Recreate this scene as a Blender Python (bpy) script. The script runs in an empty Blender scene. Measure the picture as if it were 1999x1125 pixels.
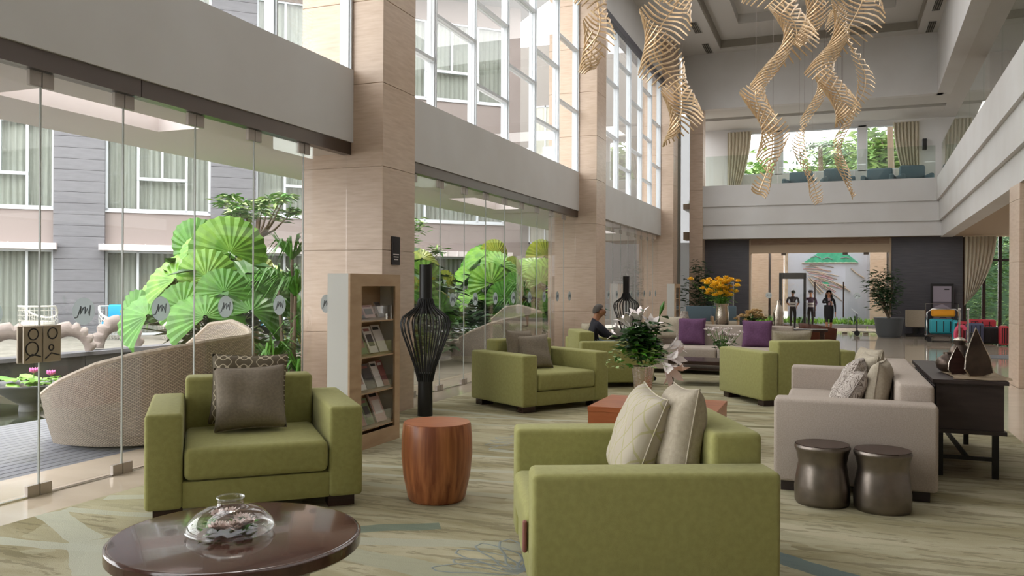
import bpy, bmesh, math, random
from mathutils import Vector, Matrix, Euler
random.seed(7)
R = math.radians
scene = bpy.context.scene
COL = scene.collection
# ---------------------------------------------------------------- camera
cd = bpy.data.cameras.new('camera'); cam = bpy.data.objects.new('camera', cd); COL.objects.link(cam)
cd.sensor_width = 36.0; cd.lens = 1620.0 / 1999.0 * 36.0; cd.clip_end = 400; cd.clip_start = 0.05
cd.shift_y = -3.5 / 1999.0
cam.matrix_world = Matrix.Translation((0, 0, 1.55)) @ Matrix.Rotation(R(21.2), 4, 'Z') @ Matrix.Rotation(R(90), 4, 'X') @ Matrix.Rotation(0.005, 4, 'Z')
scene.camera = cam
# ---------------------------------------------------------------- sky, sun, exposure
w = bpy.data.worlds.new('sky'); scene.world = w; w.use_nodes = True
bg = w.node_tree.nodes['Background']; bg.inputs[0].default_value = (0.985, 0.985, 0.99, 1); bg.inputs[1].default_value = 4.8
sd = bpy.data.lights.new('sun', 'SUN'); sd.energy = 2.6; sd.angle = R(20); sd.color = (1, 0.96, 0.88)
so = bpy.data.objects.new('sun', sd); COL.objects.link(so); so.rotation_euler = (R(38), 0, R(205))
vs = scene.view_settings
scene.display_settings.display_device = 'sRGB'
vs.view_transform = 'Standard'; vs.look = 'None'; vs.gamma = 1.0; vs.use_curve_mapping = False
vs.exposure = 0.36
# fill lights added below ceilings and soffit to brighten the hall, not real fittings
def area(name, loc, sx, sy, power, rot=(0, 0, 0), col=(1, 0.985, 0.97)):
    l = bpy.data.lights.new(name, 'AREA'); l.shape = 'RECTANGLE'; l.size = sx; l.size_y = sy; l.energy = power; l.color = col
    o = bpy.data.objects.new(name, l); COL.objects.link(o); o.location = loc; o.rotation_euler = rot
    return o
area('ceiling_fill', (-0.9, 8.0, 9.55), 5.0, 8.0, 110)
area('ceiling_fill', (-0.9, 19.0, 9.55), 5.0, 12.0, 260)
area('soffit_fill', (5.4, 20.0, 3.1), 3.0, 14.0, 60)
area('mezzanine_fill', (-0.6, 31.5, 7.6), 5.0, 2.0, 40)

cy = scene.cycles; cy.max_bounces = 10; cy.diffuse_bounces = 4; cy.glossy_bounces = 3; cy.transmission_bounces = 6; cy.transparent_max_bounces = 16; cy.caustics_reflective = False; cy.caustics_refractive = False
# ---------------------------------------------------------------- materials
def hx(s):
    s = s.lstrip('#'); v = [int(s[i:i + 2], 16) / 255 for i in (0, 2, 4)]
    return tuple((c / 12.92 if c <= 0.04045 else ((c + 0.055) / 1.055) ** 2.4) for c in v) + (1,)
MATS = {}
class NT:
    def __init__(s, m): s.t = m.node_tree; s.n = s.t.nodes; s.l = s.t.links
    def new(s, ty, **k):
        nd = s.n.new(ty)
        for a, b in k.items(): setattr(nd, a, b)
        return nd
    def put(s, sock, v):
        if isinstance(v, bpy.types.NodeSocket): s.l.new(v, sock)
        elif v is not None: sock.default_value = v
    def math(s, op, a, b=None, c=None, clamp=False):
        nd = s.new('ShaderNodeMath', operation=op, use_clamp=clamp)
        s.put(nd.inputs[0], a); s.put(nd.inputs[1], b); s.put(nd.inputs[2], c); return nd.outputs[0]
    def mix(s, f, a, b):
        nd = s.new('ShaderNodeMix', data_type='RGBA'); s.put(nd.inputs[0], f); s.put(nd.inputs[6], a); s.put(nd.inputs[7], b); return nd.outputs[2]
    def coord(s, scale=(1, 1, 1), rot=(0, 0, 0)):
        tc = s.new('ShaderNodeTexCoord'); mp = s.new('ShaderNodeMapping'); s.l.new(tc.outputs['Object'], mp.inputs[0])
        mp.inputs['Scale'].default_value = scale; mp.inputs['Rotation'].default_value = rot; return mp.outputs[0]
    def noise(s, vec, scale=5, detail=3, rough=0.5, dist=0):
        nd = s.new('ShaderNodeTexNoise'); s.put(nd.inputs['Vector'], vec); nd.inputs['Scale'].default_value = scale
        nd.inputs['Detail'].default_value = detail; nd.inputs['Roughness'].default_value = rough; nd.inputs['Distortion'].default_value = dist
        return nd.outputs[0]
    def ramp(s, f, a, b, lo=0.3, hi=0.7):
        nd = s.new('ShaderNodeMapRange'); s.put(nd.inputs[0], f); nd.inputs[1].default_value = lo; nd.inputs[2].default_value = hi
        return s.mix(nd.outputs[0], a, b)
def pm(name, col, rough=0.6, metal=0.0, col2=None, scale=(4, 4, 4), nscale=1.0, detail=3, lo=0.35, hi=0.65, bump=0.0, bscale=200, trans=0, spec=0.5, sheen=0, ior=1.45, coat=0):
    m = bpy.data.materials.new(name); m.use_nodes = True; t = NT(m); p = t.n['Principled BSDF']
    c = hx(col) if isinstance(col, str) else col
    p.inputs['Base Color'].default_value = c; p.inputs['Roughness'].default_value = rough; p.inputs['Metallic'].default_value = metal
    p.inputs['Specular IOR Level'].default_value = spec; p.inputs['Transmission Weight'].default_value = trans; p.inputs['IOR'].default_value = ior
    p.inputs['Coat Weight'].default_value = coat
    if sheen: p.inputs['Sheen Weight'].default_value = sheen
    if col2:
        n = t.noise(t.coord(scale), nscale, detail)
        t.l.new(t.ramp(n, c, hx(col2), lo, hi), p.inputs['Base Color'])
    if bump:
        b = t.new('ShaderNodeBump'); b.inputs['Strength'].default_value = bump; b.inputs['Distance'].default_value = 0.01
        t.l.new(t.noise(t.coord(), bscale, 2), b.inputs['Height']); t.l.new(b.outputs[0], p.inputs['Normal'])
    MATS[name] = m
    return m
def glass_mat(name, tint=(0.97, 0.972, 0.965), refl=1.0, rough=0.0):
    m = bpy.data.materials.new(name); m.use_nodes = True; t = NT(m); t.n.remove(t.n['Principled BSDF'])
    tr = t.new('ShaderNodeBsdfTransparent'); tr.inputs[0].default_value = tint + (1,)
    gl = t.new('ShaderNodeBsdfGlossy'); gl.inputs['Roughness'].default_value = rough; gl.inputs[0].default_value = (1, 1, 1, 1)
    fr = t.new('ShaderNodeFresnel'); ge = t.new('ShaderNodeNewGeometry'); t.l.new(t.math('ADD', t.math('MULTIPLY', ge.outputs['Backfacing'], 1 / 1.45 - 1.45), 1.45), fr.inputs[0])
    mx = t.new('ShaderNodeMixShader'); t.l.new(t.math('MULTIPLY', fr.outputs[0], refl, clamp=True), mx.inputs[0])
    t.l.new(tr.outputs[0], mx.inputs[1]); t.l.new(gl.outputs[0], mx.inputs[2]); t.l.new(mx.outputs[0], t.n['Material Output'].inputs[0])
    MATS[name] = m; return m
glass_mat('glass'); glass_mat('glass_green', (0.88, 0.92, 0.89)); glass_mat('glass_far', (0.86, 0.88, 0.88), 1.2)
glass_mat('glass_vase', (0.97, 0.98, 0.98), 1.3)
pm('white_paint', '#cbcac9', 0.7, col2='#c6c4c2', scale=(1, 1, 1))
pm('ceiling_paint', '#c2c0bd', 0.8); pm('warm_paint', '#a8957f', 0.7)
pm('travertine', '#ccb7a4', 0.35, col2='#b8a08b', scale=(1.2, 1.2, 9), nscale=3, detail=6, lo=0.3, hi=0.75, bump=0.05, bscale=30)
pm('travertine_dark', '#9c8470', 0.4, col2='#8a725f', scale=(1.2, 1.2, 9), nscale=3, detail=6)
pm('marble', '#c6b8a6', 0.07, col2='#b9aa98', scale=(1, 2.4, 1), nscale=1.4, detail=6, lo=0.3, hi=0.8)
pm('charcoal_wall', '#545359', 0.55, col2='#4b4a50', scale=(1, 1, 12), nscale=2, detail=5, bump=0.1, bscale=40)
pm('steel', '#756c67', 0.33, 1.0); pm('chrome', '#c9c7c2', 0.12, 1.0); pm('frame_white', '#d5dbe0', 0.4)
pm('bronze_plate', '#a89c8c', 0.4, 0.5); pm('black_metal', '#151413', 0.45); pm('black_plastic', '#1d1c1c', 0.5)
pm('dark_slot', '#3b3935', 0.7); pm('cove', '#8f8a80', 0.7)
pm('green_fabric', '#a09e64', 0.85, col2='#98965d', scale=(30, 30, 30), bump=0.25, bscale=420, sheen=0.15, spec=0.2)
pm('beige_fabric', '#b8aca1', 0.9, col2='#ab9f94', scale=(120, 120, 120), bump=0.3, bscale=380, spec=0.15)
pm('taupe_fabric', '#8d8375', 0.9, col2='#82786b', scale=(60, 60, 60), bump=0.25, bscale=300, spec=0.15)
pm('cream_fabric', '#b3a998', 0.85, col2='#a89e8c', scale=(50, 50, 50), bump=0.25, bscale=300, spec=0.2)
pm('purple_fabric', '#6b4a69', 0.8, col2='#61425f', scale=(40, 40, 40), bump=0.2, bscale=300, spec=0.2)
pm('blue_fabric', '#2f9ac6', 0.8); pm('slate_fabric', '#5c6e78', 0.9)
pm('dark_wood', '#3a2621', 0.25, col2='#2f1e1a', scale=(2, 20, 20), nscale=2, detail=4)
pm('table_brown', '#50352c', 0.13, col2='#452d26', scale=(2, 14, 8), nscale=2, detail=4, coat=0.3)
pm('black_wood', '#3a302e', 0.45, col2='#312826', scale=(3, 3, 30))
pm('red_wood', '#b37248', 0.35, col2='#7c452b', scale=(9, 9, 0.5), nscale=2.6, detail=3, lo=0.35, hi=0.65)
pm('orange_wood', '#b26a41', 0.3, col2='#a35b36', scale=(1.5, 9, 9), nscale=2, detail=4)
pm('rack_wood', '#b79b7c', 0.5, col2='#ac8f70', scale=(3, 3, 12)); pm('rack_white', '#c9c9c4', 0.5)
pm('wicker', '#a99b89', 0.6, col2='#8f8272', scale=(40, 40, 40)); pm('white_wicker', '#dcdad2', 0.6)
pm('brown_leather', '#6b3d2a', 0.4)
pm('hammered', '#7d746d', 0.38, 1.0, col2='#8f867e', scale=(6, 6, 6), bump=0.25, bscale=14)
pm('dark_bronze', '#4a3f3a', 0.35, 0.8, col2='#6a5c50', scale=(5, 5, 5)); pm('plate_steel', '#a39a92', 0.4, 0.5); pm('annex', '#8d8883', 0.85); pm('seal', '#a7aba6', 0.4)
pm('silver', '#c8beb1', 0.22, 1.0, bump=0.4, bscale=60)
pm('gold_tube', '#dfc29c', 0.25, 0.35)
pm('stone_grey', '#76767a', 0.8, col2='#6c6c70', scale=(1, 1, 6), nscale=3, detail=5)
pm('stone_dark', '#4d4e4c', 0.7, col2='#3f403f', scale=(2, 2, 1), nscale=2, detail=5)
pm('beige_render', '#8e8480', 0.85); pm('canopy_white', '#e3dad8', 0.6); pm('roof_grey', '#77787a', 0.7)
pm('deck_wood', '#6f7178', 0.65, col2='#5b5d65', scale=(14, 1.0, 14), nscale=2, detail=5)
pm('water', '#20261f', 0.05, spec=0.8); pm('ground', '#8d8a80', 0.9, col2='#7c796f'); pm('soil', '#6d655a', 0.95)
pm('leaf_bright', '#78a63a', 0.4, col2='#4f8226', scale=(3, 3, 3)); pm('leaf_mid', '#4f8a24', 0.45, col2='#3a6c1c', scale=(3, 3, 3))
pm('leaf_dark', '#39602a', 0.5, col2='#294a20', scale=(4, 4, 4)); pm('leaf_pale', '#a9bd7c', 0.5, col2='#7f9a55', scale=(6, 6, 6))
pm('leaf_yellow', '#9fa63c', 0.5, col2='#7c9432', scale=(3, 3, 3)); pm('leaf_deep', '#1f3a20', 0.5, col2='#2d4d2b', scale=(5, 5, 5))
pm('grass', '#7ea63a', 0.7, col2='#5c8a28', scale=(4, 4, 4)); pm('tree_green', '#86a564', 0.7, col2='#688a4a', scale=(2, 2, 2))
pm('bark', '#7a6a58', 0.85, col2='#5f5142', scale=(5, 5, 2)); pm('palm_bark', '#5b4c3d', 0.9)
pm('shell_stone', '#a2968f', 0.75, col2='#8c807a', scale=(4, 4, 4), bump=0.3, bscale=20)
pm('curtain', '#c9c1ae', 0.9); pm('curtain_sheer', '#bdb5a0', 0.9); pm('curtain_room', '#c0c0b4', 0.9, col2='#aaab9f', scale=(9, 9, 0.3), nscale=2)
pm('petal_white', '#efe6e4', 0.6); pm('petal_pink', '#d9a9b4', 0.6); pm('petal_yellow', '#ffd94a', 0.6, col2='#f3bf2c', scale=(30, 30, 30)); pm('petal_cream', '#d9bd8c', 0.6)
pm('petal_rose', '#e2cfc8', 0.6); pm('lotus_pink', '#d56aa8', 0.5)
pm('skin', '#a8765a', 0.55); pm('hair', '#171312', 0.5); pm('hair_grey', '#4b443f', 0.7); pm('navy_cloth', '#23222c', 0.85); pm('jeans', '#6d8299', 0.85)
pm('black_cloth', '#1b1a1e', 0.8); pm('grey_cloth', '#3c3842', 0.85); pm('purple_cloth', '#49334f', 0.85); pm('white_cloth', '#d8d8d8', 0.8); pm('lips', '#8a4a44', 0.5); pm('pink_cloth', '#a58a92', 0.8)
pm('mural', '#b9c0d0', 0.8); pm('mural_green', '#4fae8c', 0.7, col2='#3f9a7c', scale=(6, 6, 6)); pm('mural_sand', '#b3a596', 0.8); pm('mural_pink', '#b9949a', 0.8)
pm('pot_grey', '#4c5054', 0.6); pm('teal_case', '#2d95a3', 0.4); pm('orange_case', '#e39a1f', 0.5); pm('navy_case', '#4a4f68', 0.5); pm('red_case', '#b0323c', 0.5); pm('pink_case', '#d8506e', 0.5)
pm('poster', '#6d6672', 0.4); pm('poster_pale', '#948c98', 0.4); pm('paper_white', '#cfc8c4', 0.6); pm('paper_red', '#8f5a55', 0.6); pm('paper_pink', '#c2a39b', 0.6); pm('paper_dark', '#4a4340', 0.6); pm('paper_green', '#6b7a55', 0.6)
pm('frost_ink', '#6d7479', 0.5); pm('runner_cloth', '#b9a58b', 0.85); pm('ink', '#2a2628', 0.7); pm('grey_box', '#a9ada9', 0.6)
def frosted(name, col):
    m = bpy.data.materials.new(name); m.use_nodes = True; t = NT(m); t.n.remove(t.n['Principled BSDF'])
    a = t.new('ShaderNodeBsdfTranslucent'); a.inputs[0].default_value = hx(col); b = t.new('ShaderNodeBsdfDiffuse'); b.inputs[0].default_value = hx(col); c = t.new('ShaderNodeBsdfTransparent')
    x = t.new('ShaderNodeMixShader'); x.inputs[0].default_value = 0.5; t.l.new(a.outputs[0], x.inputs[1]); t.l.new(b.outputs[0], x.inputs[2]); y = t.new('ShaderNodeMixShader'); y.inputs[0].default_value = 0.3
    t.l.new(x.outputs[0], y.inputs[1]); t.l.new(c.outputs[0], y.inputs[2]); t.l.new(y.outputs[0], t.n['Material Output'].inputs[0]); MATS[name] = m
frosted('frost', '#b9c1c2'); frosted('frost_panel', '#7f8585')
def patterned(name, base, line, kind):
    m = bpy.data.materials.new(name); m.use_nodes = True; t = NT(m); p = t.n['Principled BSDF']; p.inputs['Roughness'].default_value = 0.85
    tc = t.new('ShaderNodeTexCoord'); sp = t.new('ShaderNodeSeparateXYZ'); t.l.new(tc.outputs['Object'], sp.inputs[0]); x, z = sp.outputs[0], sp.outputs[2]
    if kind == 'trellis':
        k = 42.0
        a = t.math('SINE', t.math('MULTIPLY', t.math('ADD', x, z), k)); b = t.math('SINE', t.math('MULTIPLY', t.math('SUBTRACT', x, z), k))
        f = t.math('LESS_THAN', t.math('ABSOLUTE', t.math('ADD', t.math('MULTIPLY', a, b), t.math('MULTIPLY', t.math('SINE', t.math('MULTIPLY', x, k * 1.0)), 0.45))), 0.16)
    elif kind == 'diamond':
        k = 55.0
        a = t.math('ABSOLUTE', t.math('SINE', t.math('MULTIPLY', t.math('ADD', x, t.math('MULTIPLY', z, 0.6)), k * 0.6))); b = t.math('ABSOLUTE', t.math('SINE', t.math('MULTIPLY', t.math('SUBTRACT', x, t.math('MULTIPLY', z, 0.6)), k * 0.6)))
        f = t.math('LESS_THAN', t.math('MINIMUM', a, b), 0.14)
    else:
        f = t.math('LESS_THAN', t.math('ABSOLUTE', t.math('SINE', t.math('MULTIPLY', t.noise(t.coord((1, 1, 1)), 9.0, 1, 0.5, 1.5), 34.0))), 0.5)
    t.l.new(t.mix(f, hx(base), hx(line)), p.inputs['Base Color']); MATS[name] = m
patterned('trellis_fabric', '#5d5340', '#b7ab93', 'trellis'); patterned('diamond_fabric', '#b5ac9b', '#a9a37c', 'diamond'); patterned('paisley_fabric', '#b9b0a8', '#6e625a', 'paisley')
# woven carpet: streaked olive ground, pale ribbons, teal brush strokes
def carpet_mat():
    m = bpy.data.materials.new('carpet'); m.use_nodes = True; t = NT(m); p = t.n['Principled BSDF']; p.inputs['Roughness'].default_value = 0.95; p.inputs['Specular IOR Level'].default_value = 0.1
    n1 = t.noise(t.coord((0.55, 1.6, 1), (0, 0, R(-20))), 1.3, 5, 0.6, 0.6); n2 = t.noise(t.coord((1.5, 9, 1), (0, 0, R(-20))), 1.5, 4, 0.6)
    c = t.ramp(n1, hx('#938b6c'), hx('#b8b197'), 0.36, 0.62); c = t.mix(t.math('MULTIPLY', t.math('GREATER_THAN', n2, 0.55), 0.45), c, hx('#6c664f'))
    n3 = t.noise(t.coord((0.4, 0.8, 1)), 0.9, 4); c = t.ramp(t.math('MULTIPLY', t.math('GREATER_THAN', n3, 0.57), 0.55), c, hx('#b3ae93'), 0, 1)
    tc = t.new('ShaderNodeTexCoord'); sp = t.new('ShaderNodeSeparateXYZ'); t.l.new(tc.outputs['Object'], sp.inputs[0]); x, y = sp.outputs[0], sp.outputs[1]
    wob = t.math('MULTIPLY', t.math('SUBTRACT', t.noise(t.coord((1, 1, 1)), 2.2, 3), 0.5), 0.12)
    def seg(x1, y1, x2, y2, wd, col, f=0.85):
        nonlocal c
        L = math.hypot(x2 - x1, y2 - y1); dx, dy = (x2 - x1) / L, (y2 - y1) / L
        al = t.math('ADD', t.math('MULTIPLY', t.math('SUBTRACT', x, x1), dx), t.math('MULTIPLY', t.math('SUBTRACT', y, y1), dy))
        ac = t.math('ADD', t.math('SUBTRACT', t.math('MULTIPLY', t.math('SUBTRACT', y, y1), dx), t.math('MULTIPLY', t.math('SUBTRACT', x, x1), dy)), wob)
        k = t.math('MULTIPLY', t.math('LESS_THAN', t.math('ABSOLUTE', ac), wd), t.math('LESS_THAN', t.math('ABSOLUTE', t.math('SUBTRACT', al, L / 2)), L / 2))
        c = t.mix(t.math('MULTIPLY', k, f), c, hx(col))
    for s in CARPET_SEGS: seg(*s)
    t.l.new(c, p.inputs['Base Color'])
    b = t.new('ShaderNodeBump'); b.inputs['Strength'].default_value = 0.4; b.inputs['Distance'].default_value = 0.01
    t.l.new(t.noise(t.coord(), 260, 2), b.inputs['Height']); t.l.new(b.outputs[0], p.inputs['Normal']); MATS['carpet'] = m
CARPET_SEGS = [(-4.91, 4.07, -4.15, 3.72, 0.09, '#b9bbab'), (-4.15, 3.72, -3.4, 3.1, 0.11, '#b9bbab'), (-4.8, 3.49, -3.9, 3.64, 0.055, '#b9bbab'), (-4.88, 4.16, -4.1, 4.3, 0.05, '#b9bbab'), (-4.87, 4.5, -4.4, 4.75, 0.06, '#b9bbab'),
    (-3.86, 6.12, -2.2, 6.45, 0.05, '#b4b3a0'), (-3.7, 5.85, -2.2, 6.09, 0.03, '#b4b3a0'), (-3.5, 5.6, -2.0, 5.64, 0.06, '#aaa892'), (-3.0, 4.24, -1.5, 4.64, 0.07, '#aeae9c'), (-2.9, 4.13, -1.5, 3.95, 0.11, '#a5a590'),
    (-4.8, 9.32, -3.0, 9.0, 0.06, '#b4b3a0'), (-4.6, 8.74, -2.6, 9.15, 0.035, '#b4b3a0'), (-4.5, 8.4, -2.2, 8.6, 0.04, '#a9a793'), (-3.3, 6.82, -2.1, 7.0, 0.035, '#b4b3a0'), (-3.0, 7.2, -2.2, 7.1, 0.05, '#aeae9c'),
    (-2.0, 11.0, 0.8, 11.8, 0.06, '#a9a793'), (-2.4, 10.3, 1.2, 10.9, 0.05, '#5f5a3f'), (-2.6, 12.2, 0.0, 12.5, 0.06, '#b4b3a0'), (-3.2, 13.0, -0.6, 13.3, 0.05, '#5f5a3f'), (-2.2, 9.3, 0.0, 9.6, 0.06, '#6a6547'),
    (-2.95, 4.42, -2.35, 4.8, 0.07, '#6f7d70'), (-0.35, 4.98, 0.1, 4.72, 0.09, '#66797c'), (-0.5, 10.0, 0.2, 10.2, 0.1, '#6f7d70')]
carpet_mat()
# ---------------------------------------------------------------- mesh helpers
class B:
    def __init__(s): s.bm = bmesh.new()
    def box(s, x0, x1, y0, y1, z0, z1):
        v = [s.bm.verts.new((x, y, z)) for z in (z0, z1) for y in (y0, y1) for x in (x0, x1)]
        for f in ((0, 2, 3, 1), (4, 5, 7, 6), (0, 1, 5, 4), (2, 6, 7, 3), (0, 4, 6, 2), (1, 3, 7, 5)): s.bm.faces.new([v[i] for i in f])
        return s
    def hexa(s, pts):
        v = [s.bm.verts.new(p) for p in pts]
        for f in ((0, 2, 3, 1), (4, 5, 7, 6), (0, 1, 5, 4), (2, 6, 7, 3), (0, 4, 6, 2), (1, 3, 7, 5)): s.bm.faces.new([v[i] for i in f])
        return s
    def bevel(s, r, seg=3):
        bmesh.ops.bevel(s.bm, geom=list(s.bm.edges), offset=r, segments=seg, profile=0.5, affect='EDGES'); return s
    def rbox(s, x0, x1, y0, y1, z0, z1, r=0.03, seg=3):
        t = B().box(x0, x1, y0, y1, z0, z1).bevel(r, seg); me = bpy.data.meshes.new('t'); t.bm.to_mesh(me); t.bm.free(); s.bm.from_mesh(me); bpy.data.meshes.remove(me); return s
    def lathe(s, prof, seg=32, c=(0, 0), close=True):
        rings = []
        for r, z in prof:
            rings.append([s.bm.verts.new((c[0] + r * math.cos(2 * math.pi * i / seg), c[1] + r * math.sin(2 * math.pi * i / seg), z)) for i in range(seg)])
        for a, b in zip(rings, rings[1:]):
            for i in range(seg): s.bm.faces.new((a[i], a[(i + 1) % seg], b[(i + 1) % seg], b[i]))
        if close:
            s.bm.faces.new(list(reversed(rings[0]))); s.bm.faces.new(rings[-1])
        return s
    def sxy(s, a, b):
        for v in s.bm.verts: v.co.x *= a; v.co.y *= b
        return s
    def cyl(s, p, q, r0, r1=None, seg=12):
        return s.tube([p, q], [r0, r0 if r1 is None else r1], seg)
    def tube(s, pts, rad, seg=8, flat=1.0):
        pts = [Vector(p) for p in pts]; rad = rad if isinstance(rad, (list, tuple)) else [rad] * len(pts); rings = []; up = None
        for i, p in enumerate(pts):
            t = (pts[min(i + 1, len(pts) - 1)] - pts[max(i - 1, 0)]).normalized()
            if up is None: up = Vector((0, 0, 1)) if abs(t.z) < 0.9 else Vector((1, 0, 0))
            a = t.cross(up)
            if a.length < 1e-4: a = t.cross(Vector((0.3, 1, 0.2)))
            a.normalize(); b = a.cross(t).normalized(); up = b
            rings.append([s.bm.verts.new(p + (a * math.cos(2 * math.pi * k / seg) + b * flat * math.sin(2 * math.pi * k / seg)) * rad[i]) for k in range(seg)])
        for A, C in zip(rings, rings[1:]):
            for k in range(seg): s.bm.faces.new((A[k], A[(k + 1) % seg], C[(k + 1) % seg], C[k]))
        s.bm.faces.new(list(reversed(rings[0]))); s.bm.faces.new(rings[-1]); return s
    def ball(s, c, r, u=12, v=8, sc=(1, 1, 1)):
        m = Matrix.Translation(c) @ Matrix.Diagonal((r * sc[0], r * sc[1], r * sc[2], 1)); bmesh.ops.create_uvsphere(s.bm, u_segments=u, v_segments=v, radius=1, matrix=m); return s
    def poly(s, pts):
        s.bm.faces.new([s.bm.verts.new(p) for p in pts]); return s
    def prism(s, pts2, f, h0, h1):
        a = [s.bm.verts.new(f(x, y, h0)) for x, y in pts2]; b = [s.bm.verts.new(f(x, y, h1)) for x, y in pts2]; n = len(a)
        s.bm.faces.new(list(reversed(a))); s.bm.faces.new(b)
        for i in range(n): s.bm.faces.new((a[i], a[(i + 1) % n], b[(i + 1) % n], b[i]))
        return s
    def grid(s, fn, nu, nv, wrap=False):
        V = [[s.bm.verts.new(fn(i / nu, j / nv)) for j in range(nv + 1)] for i in range(nu + (0 if wrap else 1))]
        n = len(V)
        for i in range(nu):
            for j in range(nv): s.bm.faces.new((V[i][j], V[(i + 1) % n][j], V[(i + 1) % n][j + 1], V[i][j + 1]))
        return s
    def mesh(s, name, mat, smooth=False):
        bmesh.ops.recalc_face_normals(s.bm, faces=list(s.bm.faces))
        me = bpy.data.meshes.new(name); s.bm.to_mesh(me); s.bm.free(); me.materials.append(MATS[mat])
        if smooth:
            for p in me.polygons: p.use_smooth = True
            if smooth != 2: me.set_sharp_from_angle(angle=R(40))
        return me
    def obj(s, name, mat, parent=None, smooth=False, loc=None, rz=0):
        return link(name, s.mesh(name, mat, smooth), parent, loc, rz)
def link(name, me, parent=None, loc=None, rz=0):
    o = bpy.data.objects.new(name, me); COL.objects.link(o); o.parent = parent
    if loc: o.location = loc
    if rz: o.rotation_euler = (0, 0, rz)
    return o
def empty(name, loc=(0, 0, 0), rz=0):
    o = bpy.data.objects.new(name, None); COL.objects.link(o); o.location = loc; o.rotation_euler = (0, 0, rz); o.empty_display_size = 0.1; return o
def tag(o, label, cat, group=None):
    o['label'] = label; o['category'] = cat
    if group: o['group'] = group
    return o
def thing(name, label, cat, loc=(0, 0, 0), rz=0, group=None): return tag(empty(name, loc, rz), label, cat, group)
def struct(o, label=None):
    o['kind'] = 'structure'
    if label: o['label'] = label
    return o
def copy_tree(o, loc, rz, label, parent=None):
    def rec(a, p):
        c = a.copy(); COL.objects.link(c); c.parent = p
        for ch in a.children: rec(ch, c)
        return c
    r = rec(o, parent); r.location = loc; r.rotation_euler = (0, 0, rz); r['label'] = label; return r
def sbox(name, mat, *b, parent=None): return B().box(*b).obj(name, mat, parent)
# ---------------------------------------------------------------- floor, carpet
XG = -5.43
struct(sbox('floor', 'marble', -6.0, 9.0, -8.0, 30.0, -0.12, 0.0), 'polished beige marble floor of the lobby')
tag(B().rbox(-4.92, 1.77, -5.0, 16.6, 0.0, 0.014, 0.005, 1).obj('carpet', 'carpet'), 'large olive carpet with pale ribbons and brushed streaks under the seating', 'carpet')
# ---------------------------------------------------------------- stone columns built of courses
COLY = [-0.9, 8.526, 17.918, 27.37]
def stone_column(name, x0, x1, y0, y1, ztop, label, mat='travertine', zb=0.0, step=0.985):
    root = struct(empty(name, (x0, y0, zb)), label)
    B().box(0.012, x1 - x0 - 0.012, 0.012, y1 - y0 - 0.012, 0, ztop - zb).obj('core', mat, root)
    me = B().box(0, x1 - x0, 0, y1 - y0, 0.003, step - 0.003).bevel(0.003, 1).mesh('stone_course', mat); z = 0.0
    while z < ztop - zb - 0.05:
        o = link('stone_course', me, root, (0, 0, z)); h = min(step, ztop - zb - z); o.scale = (1, 1, h / step); z += step
    return root
for y in COLY: stone_column('column', -6.07, -4.94, y, y + 0.80, 9.65, 'tall beige travertine column of the window wall')
stone_column('column', -4.72, -4.27, 29.3, 29.9, 7.72, 'narrow tan stone pilaster in the far corner', 'travertine')
stone_column('column', 2.68, 3.4, 14.85, 15.65, 3.2, 'beige stone column under the right balcony')
stone_column('column', 2.3, 3.0, 1.0, 1.8, 3.2, 'beige stone column under the right balcony')
stone_column('column', 3.75, 4.5, 24.6, 25.3, 7.7, 'tan stone column on the right balcony', 'travertine_dark', 4.5)
# ---------------------------------------------------------------- window wall on the left
def patch_pair(b, y, z0, z1):
    b.box(-0.016, 0.016, y - 0.10, y - 0.004, z0, z1); b.box(-0.016, 0.016, y + 0.004, y + 0.10, z0, z1)
LOGO = None
def logo_on(panel, yc, zc, plane='x'):
    f = (lambda a, b, h: (h, a, b)) if plane == 'x' else (lambda a, b, h: (a, -h, b))
    pts = [(0.105 * math.cos(2 * math.pi * k / 28), 0.105 * math.sin(2 * math.pi * k / 28)) for k in range(28)]
    d = B().prism([(yc + a, zc + b) for a, b in pts], f, 0.0065, 0.0075).obj('logo_disc', 'frost', panel)
    s = [(-0.085, -0.05), (-0.06, -0.045), (-0.045, -0.01), (-0.03, 0.03), (-0.028, 0.04), (-0.03, -0.02), (-0.005, 0.025), (0.012, 0.035), (0.01, -0.02), (0.03, 0.02), (0.05, -0.035), (0.06, 0.045)]
    B().tube([f(yc + a, zc + b, 0.009) for a, b in s], 0.0055, 5).obj('logo_letter', 'frost_ink', panel)
def glass_bay(n, ys, z1, rail=True, logos=True):
    root = struct(empty('window_%d' % n, (XG, 0, 0)), 'frameless glass wall of tall folding panels')
    for a, b in zip(ys, ys[1:]):
        p = B().box(-0.006, 0.006, a + 0.004, b - 0.004, 0.03, z1).obj('glass_panel', 'glass', root)
        if logos: logo_on(p, (a + b) / 2, 1.34)
    if rail:
        m = (ys[0] + ys[-1]) / 2 + 1.1
        B().box(-0.05, 0.06, ys[0], m - 0.004, 3.105, 3.25).obj('header_rail', 'steel', root); B().box(-0.05, 0.06, m + 0.004, ys[-1], 3.105, 3.25).obj('header_rail', 'steel', root)
    for y in ys[1:-1]:
        b = B(); patch_pair(b, y, 2.99, 3.10); b.obj('hinge_plate', 'plate_steel', root); B().box(-0.007, 0.007, y - 0.0045, y + 0.0045, 0.03, z1).obj('joint_seal', 'seal', root)
        b = B(); patch_pair(b, y, 0.0, 0.085); b.obj('floor_plate', 'plate_steel', root)
    B().box(-0.012, 0.012, ys[0], ys[-1], 0.0, 0.012).obj('floor_track', 'chrome', root)
    return root
bay1 = glass_bay(1, [-0.1, 0.42, 1.22, 2.02, 2.82, 3.62, 4.42, 5.18, 6.0, 6.82, 7.655, 8.526], 3.105)
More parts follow.
